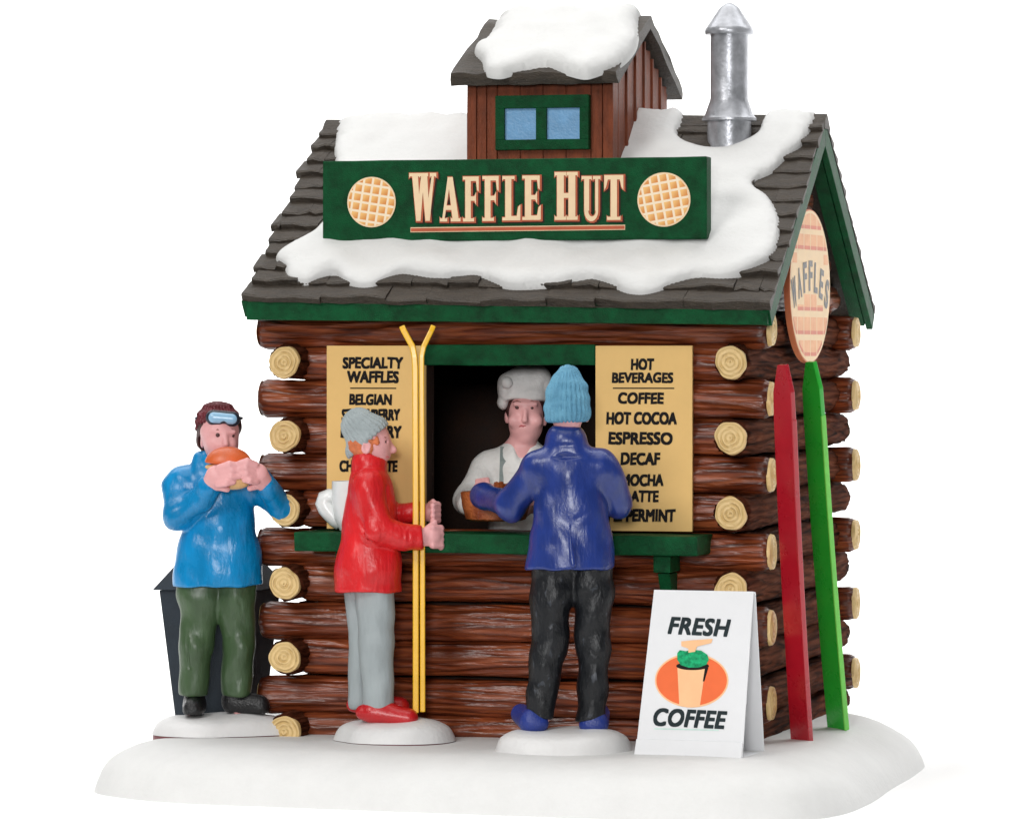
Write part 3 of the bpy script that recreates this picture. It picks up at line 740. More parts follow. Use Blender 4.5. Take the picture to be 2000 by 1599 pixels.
# cupola roof
A2 = math.atan2(14.42 - 13.10, 3.05); CY = 4.72; S2 = 3.05 / math.cos(A2); CX0, CX1 = -1.74, 1.72
def cup_pt(x, s, h):
    back = s > S2; s2 = 2 * S2 - s if back else s; dist = S2 - s2; ph = A2 * (math.sin(dist / .3 * math.pi / 2) if dist < .3 else 1)
    y = CY - 3.05 + s2 * math.cos(A2) - h * math.sin(ph); z = 13.12 + s2 * math.sin(A2) + h * math.cos(ph)
    if back: y = 2 * CY - y
    return (x, y, z)
def cup_roof():
    vs = []; fs = []; nx = 26; prof = [(0.02, -.12), (-.02, .02), (.04, .13)] + [(S2 * q / 9, .15) for q in range(1, 18)] + [(2 * S2 - .04, .13), (2 * S2 + .02, .02), (2 * S2 - .02, -.12)] + [(S2 * q / 4, -.12) for q in (7, 6, 5, 4, 3, 2, 1)]
    m = len(prof)
    for i in range(nx + 1):
        x = CX0 + (CX1 - CX0) * i / nx
        for s, h in prof:
            e = noise.noise(Vector((x * 2.2, s * 2.2, h))) * .05 + noise.noise(Vector((x * 6, s * 5, h))) * .03
            xx = x + (noise.noise(Vector((s * 3, h * 4, i))) * .05 if i in (0, nx) else 0)
            vs.append(cup_pt(xx, s + e * .5, h + e * (1 if h > 0 else .3)))
    for i in range(nx):
        for q in range(m): a, b = i * m + q, i * m + (q + 1) % m; fs.append((a, b, b + m, a + m))
    fs += [tuple(range(m))[::-1], tuple(nx * m + q for q in range(m))]
    o = obj('cupola_roof', vs, [f[::-1] for f in fs], 'shingle', cup)
    for p in o.data.polygons: p.use_smooth = len(p.vertices) == 4
    o.data.set_sharp_from_angle(angle=R(50)); return o
cup_roof()
N2 = Vector((0, -math.sin(A2), math.cos(A2)))
def cup_xs(px, py):
    p = hit(px, py, Vector((0, CY - 3.05, 13.12)) + N2 * .25, N2); return (p.x, (p.y - (CY - 3.05) + .25 * math.sin(A2)) / math.cos(A2))
co_ = [cup_xs(*p) for p in [(950, 72), (930, 88), (926, 100), (940, 112), (946, 132), (975, 138), (1010, 130), (1062, 124), (1100, 130), (1140, 139), (1172, 131), (1212, 115), (1238, 88), (1246, 62)]]
co_ += [(1.50, S2 - .1), (1.46, S2 + .5), (1.0, S2 + .8), (0, S2 + .9), (-1.0, S2 + .7), (-1.45, S2 + .2)]
slab('cupola_snow', co_, lambda x, s, h: cup_pt(x, s, h + .12), .30, .34, .10, 'snow', cup, bumps=.4, n=5, bottom=-.06)

# ---- chimney
ch = lathe('chimney', [(.40, -.9), (.45, -.3), (.45, -.02), (.56, .0), (.56, .05), (.50, .12), (.40, .40), (.385, .46), (.385, 1.80), (.39, 1.82)], 'tin', hut, 48, (3.55, 3.92, 12.35), .01)
lathe('chimney_cap', [(.34, 0), (.49, .0), (.505, .06), (.49, .13), (.47, .15), (.20, .55), (.10, .62), (.04, .65)], 'tin', ch, 48, (0, 0, 1.76), .012)

# ================================================================== SIGNS
# roof sign
sg = box('roof_sign', (-4.02, .25, 9.84), (3.88, .66, 11.46), 'green', None, .03, .012, 12)
tag(sg, 'long dark green WAFFLE HUT sign with two round waffles on the roof', 'sign')
SY = .245
def sxz(px, py):
    p = at(px, py, Y=SY); return p.x, p.z
def flat(name, polys, mat, parent, y):
    vs = []; fs = []
    for i, P in enumerate(polys):
        o_ = len(vs); vs += [(x, y - .0006 * i, z) for x, z in P]; fs.append(tuple(range(o_, o_ + len(P))))
    me_o = obj(name, vs, fs, mat, parent)
    for p in me_o.data.polygons:
        pass
    bm = bmesh.new(); bm.from_mesh(me_o.data)
    for f in bm.faces:
        f.normal_update()
        if f.normal.y > 0: f.normal_flip()
    bm.to_mesh(me_o.data); bm.free()
    return me_o
def Rr(a, b, c, d): return [(a, b), (c, b), (c, d), (a, d)]
def serif(x0, x1, z, h, up): # a bar with flared ends
    return [(x0, z), (x1, z), (x1, z + (h * 1.5 if up > 0 else -h * 1.5)), (x1 - .04, z + h * up), (x0 + .04, z + h * up), (x0, z + (h * 1.5 if up > 0 else -h * 1.5))]
S_ = .07
def glyph(c):
    if c == 'W': return [[(.10, 1), (.32, 1), (.42, 0), (.26, 0)], [(.42, 0), (.26, 0), (.44, .95), (.55, .95)], [(.44, 1), (.66, 1), (.76, 0), (.60, 0)], [(.76, 0), (.60, 0), (.84, 1), (.93, 1)], serif(0, .40, 1, S_, -1), serif(.76, 1, 1, S_, -1), Rr(.40, .93, .70, 1)]
    if c == 'A': return [[(.40, 1), (.66, 1), (.98, 0), (.66, 0)], [(.40, 1), (.54, .95), (.22, 0), (.10, 0)], Rr(.25, .26, .72, .36), serif(0, .38, 0, S_, 1), serif(.56, 1.06, 0, S_, 1)]
    if c == 'F': return [Rr(.14, 0, .48, 1), Rr(.40, .9, .96, 1), [(.96, 1), (.96, .66), (.86, .70), (.80, .9)], Rr(.40, .46, .76, .56), [(.80, .66), (.80, .36), (.70, .46), (.70, .56)], serif(0, .68, 0, S_, 1), Rr(0, .93, .3, 1)]
    if c == 'L': return [Rr(.16, 0, .50, 1), Rr(.40, 0, .96, .1), [(1.0, 0), (1.0, .36), (.88, .30), (.80, .1), (.80, 0)], serif(0, .68, 1, S_, -1), Rr(0, 0, .3, .07)]
    if c == 'E': return [Rr(.14, 0, .48, 1), Rr(.40, .9, .94, 1), [(.94, 1), (.94, .68), (.85, .72), (.80, .9)], Rr(.40, .46, .76, .56), [(.80, .66), (.80, .36), (.70, .46), (.70, .56)], Rr(.40, 0, .96, .1), [(1.0, 0), (1.0, .34), (.88, .28), (.80, .1)], Rr(0, .93, .3, 1), Rr(0, 0, .3, .07)]
    if c == 'H': return [Rr(.10, 0, .40, 1), Rr(.60, 0, .90, 1), Rr(.38, .46, .62, .56), serif(0, .50, 1, S_, -1), serif(0, .50, 0, S_, 1), serif(.52, 1, 1, S_, -1), serif(.52, 1, 0, S_, 1)]
    if c == 'U':
        o = []; n = 9
        for i in range(n):
            a, b = math.pi * i / n, math.pi * (i + 1) / n
            ou = lambda t: (.53 - .37 * math.cos(t), .22 - .24 * math.sin(t)); inn = lambda t: (.57 - .20 * math.cos(t), .22 - .13 * math.sin(t))
            o.append([ou(a), ou(b), inn(b), inn(a)])
        return o + [Rr(.16, .22, .42, 1), Rr(.74, .22, .90, 1), serif(.02, .56, 1, S_, -1), serif(.62, 1.02, 1, S_, -1)]
    if c == 'T': return [Rr(.34, 0, .66, 1), Rr(.02, .9, .98, 1), [(.02, 1), (.02, .66), (.12, .74), (.20, .9)], [(.98, 1), (.98, .66), (.88, .74), (.80, .9)], serif(.16, .84, 0, S_, 1)]
letters = [('W', 800, 338, 853, 432), ('A', 860, 346, 898, 433), ('F', 905, 345, 937, 433), ('F', 943, 344, 976, 432), ('L', 982, 344, 1017, 431), ('E', 1021, 343, 1057, 430), ('H', 1084, 336, 1129, 430), ('U', 1136, 344, 1173, 431), ('T', 1180, 342, 1219, 430)]
for c, x0, y0, x1, y1 in letters:
    a0, b0 = sxz(x0, y1); a1, b1 = sxz(x1, y0)
    P = [[(a0 + (a1 - a0) * u, b0 + (b1 - b0) * v) for u, v in g] for g in glyph(c)]
    def fat(g, dx, dz, k):
        cx_ = sum(p[0] for p in g) / len(g); cz_ = sum(p[1] for p in g) / len(g); return [(x + (k if x > cx_ else -k) + dx, z + (k if z > cz_ else -k) + dz) for x, z in g]
    flat('letter_shadow', [fat(g, .045, -.035, .022) for g in P], 'l_shadow', sg, SY - .004)
    flat('letter_outline', [fat(g, .012, -.008, .024) for g in P], 'l_salmon', sg, SY - .016)
    flat('letter', P, 'l_cream', sg, SY - .030)
u0, u1 = sxz(802, 454), sxz(1221, 449)
flat('underline', [[(u0[0], u0[1]), (u1[0], u1[1] + .0), (u1[0], u1[1] + .10), (u0[0], u0[1] + .10)]], 'l_cream', sg, SY - .006)
flat('underline', [[(u0[0] + .01, u0[1] + .015), (u1[0] - .01, u1[1] + .015), (u1[0] - .01, u1[1] + .082), (u0[0] + .01, u0[1] + .082)]], 'l_salmon', sg, SY - .012)
def disc(name, c, r, mat, parent, seg=56, th=.02):
    """flat round print facing -Y; local X-Z plane"""
    vs = [(r * math.cos(2 * math.pi * k / seg), -th, r * math.sin(2 * math.pi * k / seg)) for k in range(seg)] + [(r * math.cos(2 * math.pi * k / seg), 0, r * math.sin(2 * math.pi * k / seg)) for k in range(seg)]
    fs = [tuple(range(seg)), tuple(range(2 * seg - 1, seg - 1, -1))] + [(k, k + seg, (k + 1) % seg + seg, (k + 1) % seg) for k in range(seg)]
    return obj(name, vs, fs, mat, parent, loc=c)
for (px, py, rr, ang) in ((726, 395, .505, R(-9)), (1297, 390, .535, R(10))):
    x, z = sxz(px, py)
    d = disc('waffle_emblem', (x, SY, z), rr, 'l_cream', sg)
    disc('waffle_grid', (0, -.021, 0), rr * .94, grid_material('printed_waffle', .182, .182, .25, ang, (.92, .76, .55), (.88, .50, .16), (.70, .26, .05)), d, th=.004)

# menu boards
def menu(px0, py0, px1, py1, label, lines, rule):
    a = at(px0, py0, Y=-.5); b = at(px1, py1, Y=-.5)
    o = box('menu_board', (a.x, -.5, b.z), (b.x, -.41, a.z), 'poster', None, .008)
    tag(o, label, 'menu board', 'tan menu boards')
    for s, x0, y0, x1, y1 in lines:
        p = at(x0, y1, Y=-.5); q = at(x1, y1, Y=-.5); t = at(x0, y0, Y=-.5); q.z = p.z
        put_text(s, 'ink', o, p, q, Vector((p.x, p.y, t.z)), .006, .0, .06, 1.02, wob=.05, heavy=.055)
    x0, y0, x1 = rule; p = at(x0, y0, Y=-.5); q = at(x1, y0, Y=-.5)
    obj('rule', [(p.x, -.505, p.z - .012), (q.x, -.505, p.z - .012), (q.x, -.505, p.z + .012), (p.x, -.505, p.z + .012)], [(0, 1, 2, 3)], 'ink', o)
menu(638, 675, 831, 1034, 'tan menu board headed SPECIALTY WAFFLES, left of the serving window', [
    ('SPECIALTY', 669, 697, 788, 720), ('WAFFLES', 678, 724, 779, 748), ('BELGIAN', 682, 769, 766, 791), ('STRAWBERRY', 667, 798, 782, 821), ('BLUEBERRY', 665, 831, 785, 855), ('CHOCOLATE', 663, 898, 777, 921)], (684, 758, 774))
menu(1163, 675, 1352, 1038, 'tan menu board headed HOT BEVERAGES, right of the serving window', [
    ('HOT', 1232, 700, 1278, 723), ('BEVERAGES', 1195, 727, 1315, 748), ('COFFEE', 1207, 766, 1297, 789), ('HOT COCOA', 1184, 804, 1322, 829), ('ESPRESSO', 1188, 843, 1314, 868),
    ('DECAF', 1212, 883, 1290, 908), ('MOCHA', 1214, 925, 1296, 949), ('LATTE', 1222, 957, 1287, 980), ('PEPPERMINT', 1186, 993, 1320, 1018)], (1197, 758, 1317))

# round waffle sign on the right gable (its face looks along +X, turned a little towards the front)
oc = at(1571, 559, X=5.12)
ov = thing('waffles_sign', 'round peach WAFFLES sign on the right gable above the two leaning skis', 'sign', oc, R(90 - 4.3))
RO = 1.56
disc('sign_disc', (0, 0, 0), RO, paint('orange_disc_edge', (.72, .22, .10), .45, .1, .1), ov, 72, .12)
disc('sign_face', (0, -.1215, 0), RO * .985, 'l_cream', ov, 72, .006)
def oval_cells():
    """printed cells in five bands, leaving an arch for the word"""
    cm = paint('peach_cell_print', (.82, .34, .13), .5, .12, 0, 2.5, 20, col2=(.88, .48, .24)); cd_ = paint('rust_cell_print', (.66, .17, .09), .5, .1, 0)
    v = []; f = []; v2_ = []; f2_ = []; y = -.1285; lim = RO * .95
    def top_arch(x): return .66 - .30 * (x / 1.2) ** 2      # upper and lower edge of the band that carries the word
    def low_arch(x): return -.14 - .62 * (x / 1.2) ** 2
    def cell(x0, x1, z0, z1, shade=True):
        k = lim * .985; x0, x1 = max(x0, -k), min(x1, k)
        if x1 - x0 < .06: return
        q = [x0 + (x1 - x0) * i / 6 for i in range(7)]; up = []; dn = []
        for x in q:
            zl = math.sqrt(lim * lim - x * x); a_, b_ = max(z0, -zl), min(z1, zl)
            if b_ - a_ > .02: up.append((x, b_)); dn.append((x, a_))
        if len(up) < 3: return
        P_ = dn + up[::-1]; o_ = len(v); v.extend([(x, y, z) for x, z in P_]); f.append(tuple(range(o_, o_ + len(P_))))
        if shade:
            P_ = [(x, a_) for x, a_ in dn] + [(x, min(a_ + .075, b_)) for (x, a_), (_, b_) in zip(dn, up)][::-1]
            o_ = len(v2_); v2_.extend([(x, y - .002, z) for x, z in P_]); f2_.append(tuple(range(o_, o_ + len(P_))))
    for i in range(-3, 3):
        x0 = i * .5 + .025; x1 = x0 + .45; xm = (x0 + x1) / 2
        cell(x0, x1, 1.16, 1.52); cell(x0, x1, .74, 1.05)
        if abs(xm) > .9: cell(x0, x1, top_arch(xm) + .12, .66, False)
        if abs(xm) < .8: cell(x0, x1, -.50, low_arch(xm))
        cell(x0, x1, -.98, -.63); cell(x0, x1, -1.42, -1.10)
    for q in f: obj('waffle_cell', [v[i] for i in q], [tuple(range(len(q)))], cm, ov)
    for q in f2_: obj('cell_shade', [v2_[i] for i in q], [tuple(range(len(q)))], cd_, ov)
oval_cells()
gm = paint('grey_letter_print', (.14, .14, .14), .5, .2, 0)
for i, c in enumerate('WAFFLES'):
    co, fs, sz = text_mesh(c, .03); xc = -1.17 + .39 * i; zb = -.10 - .34 * (xc / 1.17) ** 2; ww = .27 + (.05 if c == 'W' else 0); t = R(-15) * xc
    for dx in (-.010, .010):
        vs = []
        for x, yy in co / sz:
            u, v = (x - .5) * ww + dx, yy * .62; vs.append((xc + u * math.cos(t) + v * math.sin(-t), -.134 - (.001 if dx > 0 else 0), zb - u * math.sin(-t) + v * math.cos(t)))
        obj('lettering', vs, fs, gm, ov)
# chain hanging from it
cv = []; cf = []
for i in range(6):
    z = -1.62 - i * .13; pts = []
    for k in range(13):
        a = 2 * math.pi * k / 12; u = .05 * math.cos(a); v_ = .09 * math.sin(a)
        pts.append(((u if i % 2 else 0) - .06 - .02 * i, -.1 + (0 if i % 2 else u), z + v_))
    V_, F_ = tube_mesh(pts, .018, 6); o_ = len(cv); cv += V_; cf += [tuple(j + o_ for j in q) for q in F_]
obj('chain', cv, cf, 'chain', ov, True)

# folding pavement board
def aboard():
    o0 = at(1240, 1474, Z=-.03); Yb = -3.25; p = at(1240, 1476, Y=Yb)
    t = thing('sandwich_board', 'white folded FRESH COFFEE board with a cup, right of the navy jacket', 'sign', (p.x, Yb, -.06), R(-5))
    W, Hh, Dp = 2.14, 3.16, 1.5; lean = .40
    def P(u, v, o=0): # u across, v up the front face
        return (u * (1) + .22 * 0, v * lean / 1 - o * 1.0, v * Hh)
    # front panel: narrows a little towards the top
    th = .035
    xl = lambda v: .0 + .25 * v; xr = lambda v: W - .02 + .16 * v * 0 + .10 * v
    fr = [(xl(0), 0, 0), (xr(0), 0, 0), (xr(1), lean, Hh), (xl(1), lean, Hh)]
    prism('front_panel', fr, (0, th, 0), 'card', t, .006)
    bk = [(xl(0) + .0, Dp, 0), (xr(0), Dp, 0), (xr(1), lean + .16, Hh - .02), (xl(1), lean + .16, Hh - .02)]
    prism('back_panel', bk, (0, -th, 0), 'card', t, .006)
    prism('fold', [(xl(1), lean + .005, Hh + .002), (xr(1), lean + .005, Hh + .002), (xr(1), lean + .155, Hh - .018), (xl(1), lean + .155, Hh - .018)], (0, 0, -.03), 'card', t)
    prism('bottom_tray', [(xl(0) + .02, .04, .03), (xr(0) - .005, .04, .03), (xr(0) - .005, Dp - .04, .03), (xl(0) + .02, Dp - .04, .03)], (0, 0, .03), 'card', t)
    # lower lap of the front card
    prism('lower_lap', [(xl(0) + .0, -.07, .0), (xr(0), -.07, .0), (xr(.11), -.045 + lean * .11, Hh * .11), (xl(.11), -.045 + lean * .11, Hh * .11)], (0, .05, 0), 'card', t, .004)
    bpy.context.view_layer.update(); Mw = t.matrix_world
    n = Vector((0, -Hh, lean)).normalized(); Pw = Mw @ Vector((0, 0, 0)); Nw = (Mw.to_3x3() @ n)
    def on(px, py, l=.006): return Mw.inverted() @ (hit(px, py, Pw, Nw)) + n * l
    def T(s, a, b, c, bold):   # a lower left, b lower right, c upper left, in the photo
        put_text(s, 'p_dark', t, hit(*a, Pw, Nw), hit(*b, Pw, Nw), hit(*c, Pw, Nw), .006, bold, 0.28, 1.06)
    T('FRESH', (1304, 1238), (1428, 1244), (1304, 1203), .0); T('COFFEE', (1276, 1417), (1421, 1424), (1276, 1381), .0)
    def poly(name, pts, mat, l): vs = [on(x, y, l) for x, y in pts]; return obj(name, vs, [tuple(range(len(vs)))[::-1]], mat, t)
    ring = lambda cx_, cy_, rx, ry, n_=48: [(cx_ + rx * math.cos(2 * math.pi * k / n_), cy_ + ry * math.sin(2 * math.pi * k / n_)) for k in range(n_)]
    poly('printed_halo', ring(1351, 1328, 72, 53), 'p_peach', .004); poly('printed_oval', ring(1351, 1328, 69, 49.5), 'p_orange', .006)
    poly('printed_cup', [(1323, 1297), (1377, 1300), (1377, 1312), (1367, 1379), (1345, 1381), (1327, 1377)], 'p_peach', .009)
    poly('printed_rim', ring(1353, 1300, 32, 8), 'ink', .011); poly('printed_shade', [(1377, 1304), (1384, 1303), (1376, 1330), (1373, 1330)], 'ink', .010)
    poly('printed_lid', [(1323, 1275), (1328, 1269), (1340, 1271), (1352, 1268), (1370, 1270), (1382, 1278), (1385, 1288), (1380, 1297), (1365, 1303), (1345, 1303), (1330, 1298), (1323, 1288)], 'p_green', .013)
    poly('printed_steam', [(1331, 1252), (1350, 1250), (1392, 1247), (1390, 1255), (1362, 1262), (1358, 1272), (1345, 1274), (1345, 1266), (1331, 1261)], 'p_peach', .015)
    poly('printed_line', [(1278, 1421), (1404, 1424), (1404, 1426.5), (1278, 1423.5)], 'p_pale', .006)
aboard()

# ================================================================== TRASH BIN
def bin_():
    t = thing('trash_bin', 'dark slate litter bin with pyramid lid behind the blue jacket', 'bin', (-6.40, .9, -.05), 0)
    def fr(name, w0, w1, z0, z1, mat, bev=.02, par=t):
        q = [(-w0, -w0, z0), (w0, -w0, z0), (w0, w0, z0), (-w0, w0, z0), (-w1, -w1, z1), (w1, -w1, z1), (w1, w1, z1), (-w1, w1, z1)]
        bm = bmesh.new(); V = [bm.verts.new(p) for p in q]
        for f in ((0, 3, 2, 1), (4, 5, 6, 7), (0, 1, 5, 4), (1, 2, 6, 5), (2, 3, 7, 6), (3, 0, 4, 7)): bm.faces.new([V[i] for i in f])
        return bm_obj(name, bm, mat, par, bevel=bev)
    fr('bin_body', .70, .98, 0, 2.86, 'slate'); fr('lid', 1.09, .10, 2.87, 4.2, 'slate')
    fr('base_rim', .74, .74, 0, .12, 'slate', .01)
bin_()

# ================================================================== MUG ON THE COUNTER
mg = thing('mug', 'big white mug on the counter behind the red jacket', 'mug', (-3.02, -.95, 4.072))
lathe('mug_body', [(.20, 0), (.26, .02), (.38, .25), (.42, .6), (.42, 1.0), (.385, 1.0), (.37, .9)], 'mug', mg, 40)
lathe('coffee', [(.372, .88), (.372, .905)], 'coffee', mg, 32)
V_, F_ = tube_mesh([(-.34, .0, .70), (-.48, 0, .70), (-.57, 0, .66), (-.60, 0, .56), (-.55, 0, .45), (-.46, 0, .34), (-.36, 0, .22), (-.26, 0, .12)], [.13, .15, .17, .18, .18, .17, .15, .12], 14)
obj('handle', V_, F_, 'mug', mg, True)

# ================================================================== PEOPLE
ROT = TH
class Person:
    """figure modelled in its own frame: x to the photo's right, y away from the camera, z up"""
    def __init__(s, label, gx, gy, cx, y0, Sc, gz=0):
        s.cx, s.y0, s.S = cx, y0, Sc
        s.root = thing('person', label, 'person', (gx, gy, gz), ROT)
        s.M = Matrix.Translation((gx, gy, gz)) @ Matrix.Rotation(ROT, 4, 'Z')
    def __call__(s, px, py, y=0): return np.array(((px - s.cx) / s.S, y, (s.y0 - py) / s.S))
    def world(s, px, py, y=0): return s.M @ Vector(s(px, py, y))
def ground(cx, y0):
    p = at(cx, y0, Z=0); d = (p - CAM).dot(fw0); return p.x, p.y, F / d
def ball(name, c, r, mat, parent, rot=(0, 0, 0), seg=16):
    bm = bmesh.new(); bmesh.ops.create_uvsphere(bm, u_segments=seg, v_segments=seg // 2 + 2, radius=1)
    bmesh.ops.transform(bm, matrix=Matrix.LocRotScale(Vector(c), Matrix.Rotation(rot[2], 3, 'Z') @ Matrix.Rotation(rot[1], 3, 'Y') @ Matrix.Rotation(rot[0], 3, 'X'), Vector(r)), verts=bm.verts)
    return bm_obj(name, bm, mat, parent, True)
def face(P, body, body_o, eyes, brows, mouth, er=.032):
    for (px, py) in eyes:
        p = P(px, py); y = body.front(p[0], p[2]); ball('eye', (p[0], y, p[2]), (er, .025, er), 'eye', body_o)
    for (x0, y0, x1, y1, x2, y2) in brows:
        pts = []
        for q in ((x0, y0), (x1, y1), (x2, y2)):
            p = P(*q); pts.append((p[0], body.front(p[0], p[2]) + .004, p[2]))
        V_, F_ = tube_mesh(pts, [.010, .017, .008], 8); obj('eyebrow', V_, F_, 'brow', body_o, True)
    if mouth:
        pts = []
        for q in mouth:
            p = P(*q); pts.append((p[0], body.front(p[0], p[2]) + .008, p[2]))
        V_, F_ = tube_mesh(pts, [.012] + [.026] * (len(pts) - 2) + [.012], 8); obj('mouth', V_, F_, 'lip', body_o, True)

def mound(px0, px1, cy, label, cx, y0, outline=None, T=.5, rim=True, wy=None):
    gx, gy, Sc = ground(cx, y0)
    ax = (px1 - px0) / 2 / Sc; ox = ((px0 + px1) / 2 - cx) / Sc; ay = wy or ax * .85
    pts = outline or [(math.cos(a) * (1 + .06 * math.sin(3 * a)), math.sin(a) * (1 + .05 * math.cos(2 * a))) for a in [2 * math.pi * k / 14 for k in range(14)]]
    pts = [(x * ax + ox, y * ay) for x, y in pts]
    t = thing('snow_mound', label, 'snow mound', (gx, gy, -.03), ROT, 'small snow mounds under the people')
    slab('snow_top', pts, lambda x, y, h: (x, y, h + .02), T, .55, .09, 'mound', t, bumps=.25, n=9, bottom=.02 if rim else -.12, power=.42)
    q = smooth_loop(pts, 5)
    c0 = q.mean(0); q2 = c0 + (q - c0) * .985
    vs = [(x, y, -.08) for x, y in q2] + [(x, y, .03) for x, y in q2]; n = len(q2)
    if rim: obj('rim', vs, [tuple(range(n))] + [(k, (k + 1) % n, (k + 1) % n + n, k + n) for k in range(n)] + [tuple(range(n, 2 * n))[::-1]], paint('dull_maroon_edge', (.22, .06, .07), .5), t)
    return t

# ---------- person in the blue jacket, eating
gx, gy, Sc = ground(435, 1432)
P = Person('person in shiny blue jacket and ski goggles eating a bun at far left', gx, gy, 435, 1432, Sc)
mound(298, 570, 1415, 'low white snow mound under the person in the blue jacket', 435, 1432,
      [(-1, -.1), (-.92, -.5), (-.62, -.82), (-.2, -.95), (.2, -.8), (.55, -.62), (.9, -.35), (1.0, .05), (.9, .45), (.5, .7), (0, .8), (-.5, .75), (-.9, .4)], .40, wy=1.15)
H = .022
b = Sculpt(P(300, 1400, -1.3), P(580, 770, .8), H)
# head: cranium, jaw, chin, nose, brow, cheeks, ear
b.ell(P(430, 838, -.10), (.40, .43, .44)); b.ell(P(434, 868, -.20), (.345, .34, .36), .1)
b.cap(P(443, 846, -.48), P(445, 866, -.56), .04, .06, .06)
b.cap(P(418, 841, -.46), P(460, 842, -.43), .04, .04, .08); b.ell(P(420, 866, -.42), (.12, .1, .11), .1); b.ell(P(455, 866, -.40), (.08, .08, .09), .1)
b.ell(P(396, 862, -.02), (.05, .11, .13), .04); b.ell(P(392, 862, -.02), (.03, .05, .07), .02, op='c')

b.cap(P(432, 890, 0), P(430, 960, 0), .24, .32, .1)
b.cap(P(430, 960, .05), P(430, 1110, .05), .5, .45, .2, .8)
for s_, x0, x1 in ((0, 395, 375), (1, 462, 465)):
    b.cap(P(x0, 1130, 0), P(x1, 1380, -.02), .26, .15, .1)
# arms inside the sleeves
b.cap(P(345, 935, .0), P(345, 995, -.35), .17, .16); b.cap(P(345, 995, -.35), P(418, 945, -.80), .15, .11)
b.cap(P(508, 930, .0), P(548, 990, -.35), .17, .16); b.cap(P(548, 990, -.35), P(520, 938, -.80), .15, .11)
# hands wrapped round the bun: palms, four fingers each, thumbs beneath
b.cap(P(417, 944, -.86), P(430, 926, -1.02), .18, .22, .08, .7)
for i, (a, m_, e) in enumerate((((436, 911), (456, 904), (474, 905)), ((440, 921), (461, 915), (479, 915)), ((439, 931), (459, 927), (475, 926)), ((434, 941), (450, 939), (463, 937)))):
    b.cap(P(*a, -1.12), P(*m_, -1.20), .082, .078, .03); b.cap(P(*m_, -1.20), P(*e, -1.16), .075, .062, .02)
b.cap(P(428, 946, -.95), P(450, 952, -.98), .08, .06, .04)
b.cap(P(522, 942, -.86), P(509, 922, -1.02), .17, .21, .08, .7)
for i, (a, m_, e) in enumerate((((505, 905), (490, 898), (476, 901)), ((501, 915), (487, 909), (476, 911)), ((502, 925), (489, 921), (479, 921)), ((506, 936), (495, 934), (485, 933)))):
    b.cap(P(*a, -1.12), P(*m_, -1.21), .080, .076, .03); b.cap(P(*m_, -1.21), P(*e, -1.19), .072, .06, .02)
b.cap(P(512, 944, -.92), P(494, 950, -.96), .075, .058, .04)
bo = b.mesh('body', 'skin', P.root)
face(P, b, bo, [(429, 848), (457, 849)], [(420, 840, 429, 837, 437, 840), (449, 840, 456, 837, 461, 839)], None, .042)
# jacket
j = Sculpt(P(300, 1160, -1.2), P(585, 865, .85), H)
j.cap(P(428, 955, .02), P(430, 1050, -.02), .62, .70, .12, .78); j.cap(P(430, 1040, -.02), P(428, 1112, 0), .72, .84, .15, .75)
j.cap(P(428, 1095, 0), P(428, 1165, 0), .86, .93, .12, .72)
j.cap(P(365, 945, .02), P(495, 940, .02), .38, .38, .15, .95)
j.cap(P(350, 950, .0), P(352, 1000, -.35), .36, .31, .12); j.cap(P(352, 1000, -.35), P(400, 972, -.66), .31, .25, .1); j.cap(P(400, 972, -.66), P(412, 950, -.80), .25, .24, .05)
j.cap(P(505, 945, .0), P(552, 990, -.30), .31, .27, .12); j.cap(P(552, 990, -.30), P(528, 950, -.72), .27, .22, .1); j.cap(P(528, 955, -.70), P(523, 943, -.80), .22, .215, .04)
j.cap(P(424, 905, .0), P(426, 935, .02), .40, .46, .08, .95)
# open collar wing on the left of the neck, scooped neck
j.cap(P(393, 892, -.02), P(392, 925, -.05), .15, .2, .05, 1.3)
j.ell(P(440, 892, -.1), (.34, .36, .3), .03, op='c')
j.plane(P(430, 1142), (0, 0, -1), .05)
# front opening, arm creases
j.cap(P(447, 960, -.62), P(452, 1150, -.78), .035, .035, .05, op='c')
j.cap(P(385, 1012, -.60), P(440, 965, -.62), .05, .03, .08, op='c'); 
j.folds(.030, 3.2, 4.0, .4)
j.mesh('jacket', 'blue', P.root)
# trousers
t = Sculpt(P(320, 1405, -.8), P(520, 1110, .8), H)
t.cap(P(396, 1120, 0), P(390, 1160, 0), .46, .46, .1, .85); t.cap(P(462, 1120, 0), P(462, 1160, 0), .42, .42, .1, .85)
t.cap(P(391, 1150, 0), P(385, 1260, -.03), .43, .34, .08, .9); t.cap(P(385, 1260, -.03), P(377, 1350, -.03), .34, .29, .08, 1)
t.cap(P(460, 1150, 0), P(466, 1260, -.02), .40, .33, .08, .9); t.cap(P(466, 1260, -.02), P(462, 1345, -.02), .33, .30, .08, 1)
t.plane(P(400, 1357), (0, 0, -1), .03); t.folds(.028, 3.5, 5, 1.3)
t.cap(P(470, 1170, -.4), P(492, 1240, -.35), .035, .02, .06, op='c'); t.cap(P(360, 1180, -.4), P(372, 1300, -.32), .03, .02, .06, op='c')
t.mesh('trousers', 'olive', P.root)
for nm, a, c in (('boot', (380, 1374, .0), (380, 1379, -.42)), ('boot', (455, 1366, .05), (508, 1374, -.12))):
    f = Sculpt(P(330, 1410, -.9), P(550, 1330, .4), H)
    f.cap(P(*a), P(a[0], a[1] - 18, .02), .22, .2, .06); f.cap(P(*a), P(*c), .21, .19, .08, 1.0); f.cap(P(a[0], a[1] + 8, a[2]), P(c[0], c[1] + 4, c[2]), .22, .2, .05)
    f.plane(P(400, 1391), (0, 0, -1), .03); f.mesh(nm, 'boot', P.root)
